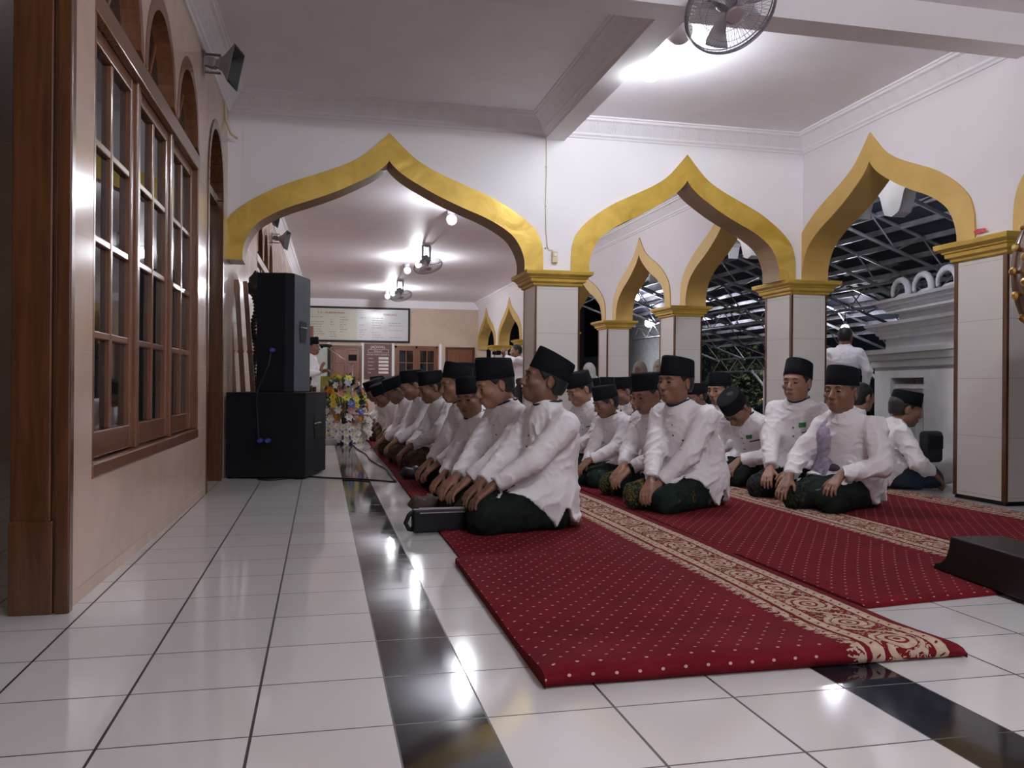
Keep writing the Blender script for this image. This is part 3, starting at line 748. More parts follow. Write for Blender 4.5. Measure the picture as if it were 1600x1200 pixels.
def ring(R, r_, n=40, z=0.0): return [(R*math.cos(2*PI*k/n), R*math.sin(2*PI*k/n), z) for k in range(n)], r_
def ceiling_fan(loc, R, drop, tilt, turn, label, wires=48, full=True):
    """orbit fan: bracket on the ceiling, motor, caged disc facing local -y turned by tilt (down) and turn"""
    r = root('ceiling_fan', label, 'fan', loc, turn, 'caged ceiling fans')
    mb = MB(); mb.lathe([(.07, 0), (.07, -.02), (.02, -.03)], 16)
    for s_ in (-1, 1):
        mb.box((s_*.075-.008, -.02, -drop), (s_*.075+.008, .02, -.012))
    mb.box((-.083, -.02, -.024), (.083, .02, -.008)); mb.obj('bracket', 'fan_grey', r)
    mb = MB(); mb.tube([(-.075, 0, -drop+.02), (.075, 0, -drop+.02)], .009, 8); M0 = Matrix.Translation((0, 0, -drop+.02)) @ Matrix.Rotation(PI/2+tilt, 4, 'X')
    mb.lathe([(.0, -.07), (.045, -.065), (.055, -.03), (.055, .05), (.04, .075), (.012, .085), (.012, .13)], 20, M=M0); mb.obj('motor', 'fan_grey', r, smooth=True)
    h = bpy.data.objects.new('cage', None)
    M1 = M0 @ Matrix.Translation((0, 0, .12))
    mb = MB()
    for rr, th, z in ((R, .007, 0), (R*.985, .004, .022), (R*.985, .004, -.022), (R*.62, .0016, .05), (R*.62, .0016, -.045)):
        pts, q = ring(rr, th, 48, z); mb.tube(pts, q, 6, M=M1, closed=True)
    for k in range(wires):
        a = 2*PI*k/wires; c, s_ = math.cos(a), math.sin(a)
        for sg in (1, -1):
            mb.tube([(R*c, R*s_, 0), (R*.9*c, R*.9*s_, sg*.036), (R*.55*c, R*.55*s_, sg*.052), (R*.2*c, R*.2*s_, sg*.055)], .0011, 4, M=M1)
    cg = mb.obj('cage', 'fan_grey', r, smooth=True)
    mb = MB(); mb.lathe([(R*.2, .05), (R*.2, .06), (R*.17, .066), (.004, .068)], 24, M=M1); mb.obj('hub_plate', 'fan_hub', r, smooth=False)
    for k in range(3):
        mb = MB(); a0 = 2*PI*k/3+.4; n = 8; V = []; F = []
        for i in range(n+1):
            t = i/n; rr = R*(.14+.78*t); wdt = (.32+.55*t)*(1-.35*t*t)
            for j, e in enumerate((-.5, -.25, 0, .25, .5)):
                a = a0+wdt*e+.25*t; V.append((rr*math.cos(a), rr*math.sin(a), -.018+e*.045*(1-.3*t)))
        for i in range(n):
            for j in range(4): F.append((i*5+j, i*5+j+1, i*5+5+j+1, i*5+5+j))
        mb.add(V, F, None, 0, M1); b = mb.obj('blade', 'fan_white', r, smooth=True); sd = b.modifiers.new('thick', 'SOLIDIFY'); sd.thickness = .003
    return r
ceiling_fan((2.13, 4.25, CEIL), .25, .20, .88, .10, 'large round caged fan on the near cross beam', 64)
ceiling_fan((1.69, 14.0, CEIL), .24, .26, 1.15, .5, 'caged ceiling fan in the far gallery above the glowing bulb', 30)
ceiling_fan((1.70, 18.9, CEIL), .24, .26, 1.15, .4, 'smaller-looking caged ceiling fan nearest the far wall', 30)

# ------------------------------------------------------------------ horn loudspeakers on the left wall
def horn(loc, rz, label, s=1.0, tiltd=.2):
    r = root('horn_loudspeaker', label, 'loudspeaker', loc, rz, 'grey horn loudspeakers on the left wall'); r.scale = (s, s, s)
    mb = MB()      # local x out of the wall
    mb.box((0, -.03, -.12), (.012, .03, .12)); mb.box((.01, -.025, .085), (.17, .025, .097)); mb.box((.01, -.025, -.10), (.17, .025, -.088)); mb.box((.0, -.028, -.03), (.06, .028, .03))
    bev(mb.obj('bracket', 'horn_grey', r), .003)
    M = Matrix.Translation((.13, 0, 0)) @ Matrix.Rotation(-.22, 4, 'Z') @ Matrix.Rotation(tiltd, 4, 'Y')
    secs = [(-.10, .045, .045), (-.02, .05, .05), (.0, .04, .035), (.05, .055, .05), (.10, .09, .085), (.15, .125, .14), (.19, .15, .185), (.195, .158, .195), (.205, .158, .195)]
    V = []; F = []
    for x, a, b in secs: V += [(x, -a, -b), (x, a, -b), (x, a, b), (x, -a, b)]
    for i in range(len(secs)-1):
        for k in range(4): F.append((i*4+k, i*4+(k+1) % 4, i*4+4+(k+1) % 4, i*4+4+k))
    F.append((0, 3, 2, 1)); mb = MB(); mb.add(V, F, None, 0, M); mb.box((.02, -.03, .06), (.07, .0, .075), M); h = mb.obj('horn', 'horn_grey', r)
    mb = MB(); V = [(.20, -.15, -.185), (.20, .15, -.185), (.20, .15, .185), (.20, -.15, .185), (.06, -.04, -.04), (.06, .04, -.04), (.06, .04, .04), (.06, -.04, .04)]
    mb.add(V, [(0, 1, 5, 4), (1, 2, 6, 5), (2, 3, 7, 6), (3, 0, 4, 7), (4, 5, 6, 7)], None, 0, M); mb.obj('throat', 'horn_dark', h, fix=False)
    return r
horn((-.752, 5.72, 2.80), .0, 'large grey horn loudspeaker on the left wall above the arched door', .62)
horn((-.686, 9.7, 2.62), .0, 'grey horn loudspeaker beyond the wide arch, the upper of two above the black tower', .62)
horn((-.655, 11.6, 2.66), .0, 'grey horn loudspeaker beyond the wide arch, the lower one just above the black tower', .62)
# conduit with a cut end hanging under the cornice
mb = MB(); mb.tube([(-.733, 6.75, 2.88), (-.728, 6.80, 2.76), (-.70, 6.86, 2.68), (-.655, 6.90, 2.655)], .010, 8); tag(mb.obj('conduit_pipe', 'cream_plastic', smooth=True), 'short bent cream conduit sticking out under the cornice left of the wide arch', 'pipe')
mb = MB(); mb.box((-.025, -.028, -.05), (.025, 0, .05)); r = bev(mb.obj('switch_box', 'cream_plastic', loc=(1.95, YW-.002, 1.845)), .006); tag(r, 'small cream switch box on the white wall above the middle pillar', 'switch')
mb = MB(); mb.box((-.014, -.034, .005), (.014, -.028, .03)); mb.obj('rocker', 'white_plastic', r)
mb = MB(); mb.tube([(1.868, YW-.008, 2.86), (1.872, YW-.008, 2.55), (1.866, YW-.008, 2.3), (1.872, YW-.008, 2.06), (1.885, YW-.01, 1.93), (1.90, YW-.012, 1.905), (1.93, YW-.012, 1.905)], .0035, 6)
for z in (2.62, 2.28, 1.92): mb.sphere((1.869, YW-.009, z), .008, 8, 6)
tag(mb.obj('wall_cable', 'cream_plastic', smooth=True), 'thin cable running down the white wall from the beam to the switch box', 'cable')

# ------------------------------------------------------------------ loudspeaker stack
def speakers():
    a = math.radians(-14)
    r = root('subwoofer_cabinet', 'wide black bass cabinet standing on the floor, lower of the stack', 'loudspeaker', (-.722, 6.86, 0), a)
    W, D, H = .62, .64, .672
    mb = MB(); mb.box((0, 0, .012), (W, D, H)); bev(mb.obj('cabinet', 'black_cabinet', r), .008)
    mb = MB(); mb.box((W, .0, .012), (W+.004, D, H)); bev(mb.obj('side_panel', 'black_cabinet', r), .002)
    def handle(x, y, z, p):
        mb = MB(); Q = [(y-.08, z-.10), (y+.08, z-.10), (y+.10, z+.02), (y+.09, z+.09), (y-.09, z+.09), (y-.10, z+.02)]
        mb.prism(Q, x, x+.004, (1, 2, 0)); h = mb.obj('handle', 'black_plastic', p); mb = MB(); mb.tube([(x+.006, y-.095, z+.02), (x+.008, y, z+.022), (x+.006, y+.095, z+.02)], .006, 8); mb.obj('grip', 'horn_grey', h, smooth=True)
    handle(W+.004, D*.55, .40, r)
    for x in (.28, .34):
        mb = MB(); mb.lathe([(.018, 0), (.018, .05), (.012, .055)], 12, M=Matrix.Translation((x, 0, .30)) @ Matrix.Rotation(PI/2, 4, 'X')); mb.obj('plug', 'blue_plastic', r)
    mb = MB(); mb.box((.25, -.004, .10), (.37, 0, .34)); mb.obj('terminal_plate', 'black_plastic', r)
    for x in (.03, .55):
        for y in (.04, .6): mb = MB(); mb.lathe([(.025, 0), (.025, .014)], 12, M=Matrix.Translation((x, y, 0))); mb.obj('foot', 'black_plastic', r)
    t = root('loudspeaker_tower', 'tall black loudspeaker standing on the bass cabinet', 'loudspeaker', (-.50, 6.90, H+.0005), a)
    W2, H2, D2 = .285, .94, .40; ch = .0
    mb = MB(); mb.prism([(0, 0), (W2-.06, 0), (W2, .04), (W2+.03, D2), (-.03, D2)], 0, H2, (0, 1, 2)); bev(mb.obj('cabinet', 'black_cabinet', t), .008)
    mb = MB(); P0, P1 = Vector((W2-.0, .042, 0)), Vector((W2+.0295, D2-.004, 0)); d = (P1-P0).normalized(); n = Vector((d.y, -d.x, 0))
    V = []
    for p in (P0, P1):
        for z in (.008, H2-.008): V += [p+Vector((0, 0, z)), p+n*.004+Vector((0, 0, z))]
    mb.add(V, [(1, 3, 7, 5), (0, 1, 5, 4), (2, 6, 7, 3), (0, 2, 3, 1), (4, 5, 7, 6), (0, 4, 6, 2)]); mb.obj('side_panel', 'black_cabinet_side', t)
    mb = MB(); M = Matrix.Translation(P0 + d*.19 + n*.005) @ Matrix(((d.x, n.x, 0, 0), (d.y, n.y, 0, 0), (0, 0, 1, 0), (0, 0, 0, 1)))
    mb.prism([(-.06, .40), (.06, .40), (.078, .50), (.068, .57), (-.068, .57), (-.078, .50)], 0, .003, (0, 2, 1), M); h = mb.obj('handle', 'black_plastic', t)
    mb = MB(); mb.tube([tuple(M @ Vector((x, .005, .52))) for x in (-.072, 0, .072)], .006, 8); mb.obj('grip', 'horn_grey', h, smooth=True)
    mb = MB(); mb.prism([(-.03, D2), (W2+.03, D2), (W2+.03, D2+.012), (-.03, D2+.012)], .01, H2-.01, (0, 1, 2)); mb.obj('grille', 'grille', t)
    mb = MB(); mb.lathe([(.017, 0), (.017, .05), (.010, .056)], 12, M=Matrix.Translation((.135, 0, .33)) @ Matrix.Rotation(PI/2, 4, 'X')); mb.obj('plug', 'blue_plastic', t)
    mb = MB(); Mi = Matrix.Translation((-.722, 6.86, 0)) @ Matrix.Rotation(a, 4, 'Z')
    pts = [(.365, -.055, .98), (.36, -.075, .90), (.33, -.075, .82), (.27, -.06, .70), (.255, -.045, .60), (.26, -.03, .45), (.275, -.055, .34), (.282, -.05, .305)]
    mb.tube([tuple(Mi @ Vector(p)) for p in pts], .005, 6); tag(mb.obj('speaker_cable', 'cable', smooth=True), 'black cable hanging from the tower down to the bass cabinet', 'cable')
speakers()
# floor cables
def cable(pts, label, r_=.007):
    mb = MB(); P = densify([(p[0], p[1]) for p in pts], 5); mb.tube([(x, y, .0075) for x, y in P], r_, 6); tag(mb.obj('floor_cable', 'cable', smooth=True), label, 'cable')
cable([(-.47, 6.72), (-.35, 6.66), (-.15, 6.86), (.08, 6.72), (.30, 6.60), (.555, 6.37)], 'black cable on the floor from the bass cabinet across the black tiles to the carpet')
cable([(.37, 10.5), (.40, 9.6), (.46, 8.9), (.47, 8.2), (.545, 7.4), (.55, 6.9), (.552, 6.45)], 'black cable on the floor along the carpet edge in front of the flowers')
# carved pole and leaning shutters behind the tower
r = root('carved_stand', 'dark carved wooden pole behind the black tower', 'stand', (-.60, 8.1, 0))
mb = MB(); mb.lathe([(.10, 0), (.10, .05), (.05, .08), (.04, .2), (.045, .3)], 16)
for k in range(40):
    a0 = k*.55; z = .3+k*.033; mb.sphere((.018*math.cos(a0), .018*math.sin(a0), z), (.036, .036, .022), 10, 6)
mb.obj('pole', 'wood_black', r, smooth=True)
mb = MB(); mb.lathe([(.04, 1.55), (.09, 1.58), (.10, 1.64), (.06, 1.67), (.06, 1.71), (.03, 1.74), (.005, 1.78)], 16); mb.obj('finial', 'wood_black', r, smooth=True)
for k, (x, y, dx) in enumerate(((-.70, 7.42, .02), (-.655, 7.50, .05), (-.61, 7.58, .085))):
    mb = MB(); mb.box((-.02, -.012, 0), (.02, .012, 1.62)); mb.box((-.026, -.015, .45), (.026, .015, .47)); mb.box((-.026, -.015, 1.0), (.026, .015, 1.02))
    o = bev(mb.obj('wooden_slat', 'wood_window', loc=(x+dx, y, .003), rot=(0, -.055-.01*k, 0)), .004)
    tag(o, ['polished wooden slat leaning by the tiled wall behind the bass cabinet, closest to the wall', 'middle one of three polished wooden slats leaning behind the bass cabinet', 'polished wooden slat leaning behind the bass cabinet, closest to the carved pole'][k], 'slat', 'leaning wooden slats')

# ------------------------------------------------------------------ carpets
def carpet_obj(name, x0, prof, label, skew=0.0, wob=.004, width=1.21, curl=None):
    """prof: [(y, z)] from the far end to the near end, including the turned-over end; extruded across"""
    N = 28; V = []; F = []; U = []; s = [0]
    for a, b in zip(prof, prof[1:]): s.append(s[-1]+math.hypot(b[0]-a[0], b[1]-a[1]))
    for j, (y, z) in enumerate(prof):
        for i in range(N+1):
            u = width*i/N; e = u/width
            xx = x0+u+wob*math.sin(y*1.7+x0*3)
            near = max(0.0, 1-(y-prof[-1][0])/1.0) if skew else 0
            yy = y + skew*e*near
            edge = min(u, width-u); zz = z*(1 if edge > .02 else .75+.25*edge/.02)
            if z > .004: zz += .0016*math.sin(y*5+u*7)+.0012*math.sin(u*19-y*3)
            if curl: zz += curl(e, y, z)
            V.append((xx, yy, max(zz, .0012)))
    for j in range(len(prof)-1):
        for i in range(N):
            a = j*(N+1)+i; F.append((a, a+1, a+N+2, a+N+1))
            U.append([(width*i/N, s[j]), (width*(i+1)/N, s[j]), (width*(i+1)/N, s[j+1]), (width*i/N, s[j+1])])
    # sides
    for i, lab in ((0, 0), (N, width)):
        for j in range(len(prof)-1):
            a, b = V[j*(N+1)+i], V[(j+1)*(N+1)+i]; k = len(V); V += [a, b, (b[0], b[1], .001), (a[0], a[1], .001)]; F.append((k, k+1, k+2, k+3)); U.append([(.01, 0)]*4)
    mb = MB(); mb.add(V, F, U); o = mb.obj(name, 'carpet', smooth=True, fix=False); tag(o, label, 'carpet', 'red prayer carpets'); return o
far_ = lambda y0, y1, z, n=40: [(y1+(y0-y1)*k/n, z) for k in range(n+1)]
T = .014
near_end = far_(2.30, 3.46, .036, 14) + [(2.20, .042), (2.12, .049), (2.07, .053), (2.035, .053), (2.012, .047), (2.0, .036), (1.996, .022), (2.0, .010), (2.012, .0015)]
near_end = [(3.475, .016)] + near_end
carpet_obj('prayer_carpet', .545, near_end, 'near red carpet with its end folded under, closest to the camera', curl=lambda e, y, z: (-.010*max(0, e-.72)/.28*(1 if z > .03 else 0)))
carpet_obj('prayer_carpet', .58, far_(3.40, 20, T), 'long red carpet under the front row of kneeling men')
f2 = far_(2.60, 20, T) + [(2.54, .016), (2.51, .010), (2.505, .0015)]
carpet_obj('prayer_carpet', 1.80, f2, 'long red carpet under the second row, starting at the drum stand', skew=.15, wob=.005, width=1.18)
f3 = far_(2.9, 17, T-.003) + [(2.88, .006), (2.876, .0015)]
carpet_obj('prayer_carpet', 2.99, f3, 'red carpet along the right pillars under the third row', wob=.006, width=1.10)

# ------------------------------------------------------------------ drum on its stand, right edge
def drum():
    r = root('drum_stand', 'black wooden drum stand on the carpet at the right edge', 'stand', (2.43, 2.965, .0145), 0)
    M = Matrix.Rotation(math.radians(-97), 4, 'Z')
    prof = [(0, 0), (.02, .028), (.05, .034), (.085, .06), (.105, .10), (.115, .150), (1.3, .150), (1.3, 0)]
    for off in (0, .95):
        mb = MB(); mb.prism(prof, off, off+.22, (0, 2, 1), M); bev(mb.obj('foot_beam', 'wood_black', r), .006)
        mb = MB(); mb.box((.62, off+.05, .15), (.74, off+.17, .86), M); bev(mb.obj('post', 'wood_black', r), .006)
    mb = MB(); mb.box((.64, .10, .74), (.72, 1.25, .855), M); mb.box((.64, .10, .24), (.72, 1.1, .32), M); mb.obj('cross_rail', 'wood_black', r)
    t = root('bedug_drum', 'big brown wooden drum with brass studs, cut by the right edge', 'drum', (3.425, 2.75, 1.265))
    Mx = Matrix.Rotation(math.radians(4), 4, 'Z') @ Matrix.Rotation(-PI/2, 4, 'X')      # barrel axis away from the camera
    L = .48; mb = MB(); prof = [(.37+.06*(1-(z/L)**2), z) for z in [-L+2*L*k/12 for k in range(13)]]
    mb.lathe(prof, 48, M=Mx); mb.obj('barrel', 'wood_drum', t, smooth=True)
    for sgn in (-1, 1):
        mb = MB(); mb.lathe([(.0, sgn*(L+.006)), (.34, sgn*(L+.006)), (.362, sgn*L)], 48, M=Mx, cap=False); mb.obj('drumhead', 'leather_brown', t, smooth=True)
        mb = MB(); mb.lathe([(.362, sgn*(L+.004)), (.374, sgn*(L-.004)), (.380, sgn*(L-.05)), (.372, sgn*(L-.05))], 48, M=Mx, cap=False); mb.obj('rim', 'wood_drum', t, smooth=True)
        mb = MB(); mb.tube([tuple(Mx @ Vector((.388*math.cos(2*PI*k/48), .388*math.sin(2*PI*k/48), sgn*(L-.20)))) for k in range(48)], .012, 8, closed=True); mb.obj('brass_hoop', 'brass', t, smooth=True)
        for row, dz in enumerate((.05, .12)):
            for k in range(24):
                zz = sgn*(L-dz); a = 2*PI*(k+.5*row)/24; R_ = .37+.06*(1-(zz/L)**2)
                p = Mx @ Vector((R_*math.cos(a), R_*math.sin(a), zz)); nn = Mx @ Vector((math.cos(a), math.sin(a), 0))
                mb = MB(); q = nn.to_track_quat('Z', 'Y').to_matrix().to_4x4(); mb.lathe([(.010, -.005), (.010, .022), (.019, .024), (.019, .034), (.010, .040)], 10, M=Matrix.Translation(p) @ q); mb.obj('stud', 'brass', t)
drum()

# ------------------------------------------------------------------ small things on the carpets
def clutch():
    r = root('black_clutch_bag', 'black zipped clutch bag at the carpet edge before the nearest kneeling man', 'bag', (.60, 4.215, .006), math.radians(3))
    mb = MB(); V = []; n = 12
    mb.box((-.155, -.035, 0), (.115, .035, .115)); bev(mb.obj('body', 'leather_black', r), .014, 4)
    mb = MB(); mb.box((-.12, -.006, .113), (.112, .006, .121)); mb.box((-.12, -.038, .098), (.11, -.034, .103)); mb.obj('zip', 'zip_silver', r)
    mb = MB(); mb.tube([(-.155, 0, .10), (-.172, -.005, .085), (-.188, -.01, .05), (-.172, -.01, .02), (-.155, 0, .015)], .012, 8); mb.obj('wrist_strap', 'leather_black', r, smooth=True)
clutch()
def soft_bag(name, loc, size, rz, m, label, cat='bag', extra=None):
    r = root(name, label, cat, loc, rz)
    mb = MB(); mb.sphere((0, 0, size[2]*.48), (size[0]/2, size[1]/2, size[2]/2), 20, 12); 
    V = []
    for p in mb.v:
        x, y, z = p; z2 = max(z, .0) ; k = 1+.10*math.sin(9*x/size[0]*2+3*y)+.06*math.sin(17*y/size[1]); V.append((x*k, y*k, max(.001, z2*k)))
    mb.v = V; mb.obj('body', m, r, smooth=True)
    if extra: extra(r)
    return r
def ex(r):
    mb = MB(); mb.box((-.08, -.05, .066), (.09, -.03, .071)); mb.obj('zip', 'zip_silver', r)
soft_bag('leather_bag', (.60, 4.86, .015), (.24, .15, .085), .1, 'leather_brown', 'dark brown leather bag on the carpet behind the black clutch', extra=ex)
mb = MB(); mb.tube([(-.065, 0, .012), (.0, 0, .012), (.0, 0, .012), (.06, 0, .012)], .011, 10); o = mb.obj('marker_pen', 'yellow_plastic', loc=(.775, 5.42, .014), smooth=True); tag(o, 'yellow pen with a white end lying past the brown leather bag', 'pen')
mb = MB(); mb.tube([(-.105, 0, .012), (-.066, 0, .012)], .0115, 10); mb.obj('pen_end', 'white_plastic', o, smooth=True)
soft_bag('black_pouch', (.70, 6.5, .015), (.24, .18, .09), .2, 'leather_black', 'rounded black pouch on the carpet by the middle men of the front row')
def phone(loc, rz, label, m='phone_glass'):
    r = root('mobile_phone', label, 'phone', loc, rz); mb = MB(); mb.box((-.075, -.037, 0), (.075, .037, .008)); bev(mb.obj('case', 'black_plastic', r), .003)
    mb = MB(); mb.box((-.07, -.033, .008), (.07, .033, .0085)); mb.obj('screen', m, r)
phone((.86, 9.75, .015), .1, 'phone with a bright screen on the carpet beside the planted hand', 'phone_lit')
phone((.90, 9.15, .015), .3, 'dark phone lying on the carpet in front of the bright one')
phone((.80, 8.3, .015), .1, 'flat phone nearer along the carpet edge beside the praying men')
r = root('folded_peci_cap', 'black cloth cap lying folded on the carpet beside the flowers', 'cap', (.66, 12.2, .015), .2)
mb = MB(); mb.prism([(-.13, 0), (.14, 0), (.02, .07), (-.10, .06)], -.05, .05, (0, 2, 1)); bev(mb.obj('cap_body', 'velvet', r), .015, 3)

# ------------------------------------------------------------------ flowers
def flowers():
    r = root('flower_arrangement', 'tall arrangement of yellow, blue, orange and white flowers on the floor', 'flowers', (.28, 10.75, .0))
    rnd = random.Random(11)
    mb = MB(); mb.lathe([(.14, .0), (.155, .03), (.12, .12), (.13, .22), (.10, .24)], 20, sx=1, sy=1); mb.obj('pot', 'stone_grey', r, smooth=True)
    mb = MB()
    for k in range(90):
        a = rnd.random()*2*PI; el = rnd.uniform(-.5, 1.35); d = Vector((math.cos(a)*math.cos(el), math.sin(a)*math.cos(el), math.sin(el)))
        c = Vector((0, 0, .45)) + Vector((d.x*.19, d.y*.16, d.z*.30)); t = d.orthogonal().normalized()
        L = rnd.uniform(.08, .15); w_ = L*.25
        mb.add([c-t*w_*.3, c+d*L*.5-t*w_, c+d*L, c+d*L*.5+t*w_], [(0, 1, 2, 3)])
    for k in range(16):
        a = 2*PI*k/16; mb.tube([(0, 0, .15), (.05*math.cos(a), .05*math.sin(a), .4), (.13*math.cos(a), .13*math.sin(a), .6)], .005, 5)
    mb.obj('foliage', 'foliage', r)
    def bloom(c, d, R_, m, n=6):
        mb = MB(); q = d.to_track_quat('Z', 'Y').to_matrix().to_4x4(); M = Matrix.Translation(c) @ q
        for lay in range(2):
            for k in range(n):
                a = 2*PI*(k+.5*lay)/n; ca, sa = math.cos(a), math.sin(a); rr = R_*(1-.3*lay); z = R_*.25*lay
                P = [(0, 0, z), (rr*.55*ca-rr*.32*sa, rr*.55*sa+rr*.32*ca, z+rr*.22), (rr*ca, rr*sa, z+rr*.28), (rr*.55*ca+rr*.32*sa, rr*.55*sa-rr*.32*ca, z+rr*.22)]
                mb.add(P, [(0, 1, 2, 3)], None, 0, M)
        mb.sphere((0, 0, R_*.25), R_*.22, 8, 6, M, 1)
        mb.obj('bloom', [m, 'petal_yellow' if m in ('petal_white', 'petal_blue', 'petal_lilac') else 'petal_orange'], r, fix=False)
    # the height of each colour follows the photograph: yellow on top, then pink/lilac, lime, blue, orange, white below
    layers = [(.80, 4, ['petal_yellow', 'petal_lime', 'petal_white']), (.72, 8, ['petal_pink', 'petal_lilac', 'petal_white', 'petal_yellow', 'petal_white']), (.62, 10, ['petal_pink', 'petal_white', 'petal_lilac', 'petal_blue', 'petal_orange']),
              (.55, 11, ['petal_lime', 'petal_lime', 'petal_yellow', 'petal_lime']), (.47, 12, ['petal_orange', 'petal_white', 'petal_blue', 'petal_blue', 'petal_yellow']), (.39, 12, ['petal_orange', 'petal_white', 'petal_white', 'petal_blue', 'petal_pink']),
              (.30, 11, ['petal_orange', 'petal_white', 'petal_white', 'petal_white'])]
    for z, n, ms in layers:
        for k in range(n):
            a = 2*PI*(k+rnd.random()*.6)/n; k2 = .06+.20*math.sin(min(1, (.88-z)/.45)*PI/2); R_ = rnd.uniform(.05, .068)
            c = Vector((k2*1.05*math.cos(a), k2*.9*math.sin(a), z+rnd.uniform(-.03, .03))); d = Vector((math.cos(a), math.sin(a), .15+1.4*max(0, z-.55))).normalized()
            bloom(c, d, R_, rnd.choice(ms))
    for z, n, rr in ((.21, 12, .215), (.12, 11, .225), (.05, 9, .235)):
        for k in range(n): a = -PI*1.02+PI*1.1*k/(n-1); bloom(Vector((rr*math.cos(a), rr*math.sin(a), z+rnd.uniform(-.02, .02))), Vector((math.cos(a), math.sin(a), .1)), .06, 'petal_white')
    # trailing white blossoms on the carpet side
    for k in range(14):
        t = k/13; c = Vector((.13+.17*rnd.random()+.05*t, -.05-.1*rnd.random(), .30-.22*t)); d = Vector((.5, -.8, .3)).normalized(); bloom(c, d, .062, 'petal_white')
flowers()
mb = MB(); mb.box((-.17, -.09, 0), (.17, .09, .07)); o = bev(mb.obj('stone_block', 'stone_grey', loc=(.02, 10.45, .0005)), .01); tag(o, 'grey stone block on the floor in front of the flowers', 'block')
# lectern cloth and microphone
r = root('low_table', 'low table under a shiny gold-green cloth before the speaking man', 'table', (.20, 13.2, 0), -.2)
mb = MB(); mb.box((-.15, -.20, .80), (.19, .20, .84)); mb.obj('table_top', 'wood_dark', r)
for sx in (-.12, .16):
    for sy in (-.16, .16): mb = MB(); mb.box((sx-.02, sy-.02, 0), (sx+.02, sy+.02, .80)); mb.obj('leg', 'wood_dark', r)
mb = MB(); V = []; F = []; n = 40
per = [(-.17+.38*k/10, -.22) for k in range(10)] + [(.21, -.22+.44*k/10) for k in range(10)] + [(.21-.38*k/10, .22) for k in range(10)] + [(-.17, .22-.44*k/10) for k in range(10)]
for i, (x, y) in enumerate(per):
    wv = .015*math.sin(i*1.9); V += [(x, y, .85+.03*x), (x*(1.05+wv), y*(1.06+wv), .45)]
for i in range(n): j = (i+1) % n; F.append((2*i, 2*j, 2*j+1, 2*i+1))
F.append(tuple(2*i for i in range(n))); mb.add(V, F); mb.obj('tablecloth', 'cloth_gold', r, smooth=False)
r = root('microphone_stand', 'black microphone stand with a boom pointing at the speaking man', 'microphone', (.45, 12.75, 0))
mb = MB(); mb.lathe([(.14, 0), (.14, .02), (.02, .035)], 20); mb.obj('base', 'black_plastic', r)
mb = MB(); mb.tube([(0, 0, .02), (0, 0, 1.05)], .010, 8); mb.obj('pole', 'steel', r, smooth=True)
mb = MB(); mb.tube([(.04, 0, .98), (-.38, -.02, 1.28)], .007, 8); mb.obj('boom', 'steel', r, smooth=True)
mb = MB(); mb.box((-.06, -.03, 1.08), (.06, .03, 1.17)); bev(mb.obj('phone_clamp', 'black_plastic', r), .01)
mb = MB(); mb.tube([(-.30, -.02, 1.30), (-.42, -.02, 1.285)], .014, 10); mb.sphere((-.445, -.02, 1.282), .026, 12, 8); mb.obj('microphone', 'black_plastic', r, smooth=True)
# ------------------------------------------------------------------ outdoors beyond the right arcade
mb = MB(); mb.box((5.1, -4, -1.15), (40, 60, -1.05)); struct(mb.obj('floor_yard', 'yard_ground'), 'dark yard ground outside the gallery', 'ground')
def fascia():
    mb = MB(); P = lambda u, z, d: (5.45+d, u, z); cur = []
    pend = [1.5, 4.38, 7.25, 10.12, 13.0, 15.9, 18.8, 21.7]
    def lobe(c, r_, z0, up, n=8): return [(c+s_*r_, z0+up*math.sin(math.acos(max(-1, min(1, s_))))) for s_ in [-1+2*k/n for k in range(n+1)]]
    for a, b in zip(pend, pend[1:]):
        A, B = a+.10, b-.10; cur += [(a, 2.42), (A, 2.45)]
        cur += [(y, z) for y, z in lobe(A+.23, .20, 2.50, .22)]; cur += [(y, z) for y, z in lobe(A+.23+.20+.25, .24, 2.66, .2)]
        m = (a+b)/2; cur += [(y, z) for y, z in lobe(m, max(.1, m-(A+.95)), 2.80, .22)]
        cur += [(y, z) for y, z in lobe(B-.23-.20-.25, .24, 2.66, .2)]; cur += [(y, z) for y, z in lobe(B-.23, .20, 2.50, .22)]; cur += [(B, 2.45)]
    cur.append((pend[-1], 2.42)); strip_wall(mb, cur, 3.5, P, .14)
    struct(mb.obj('wall_porch', 'yard_white'), 'white scalloped outer fascia of the porch', 'wall')
    mb = MB(); mb.box((XRB, 1.5, 3.4), (5.59, 21.7, 3.5)); struct(mb.obj('ceiling_porch', 'plaster'), 'porch ceiling', 'ceiling')
fascia()
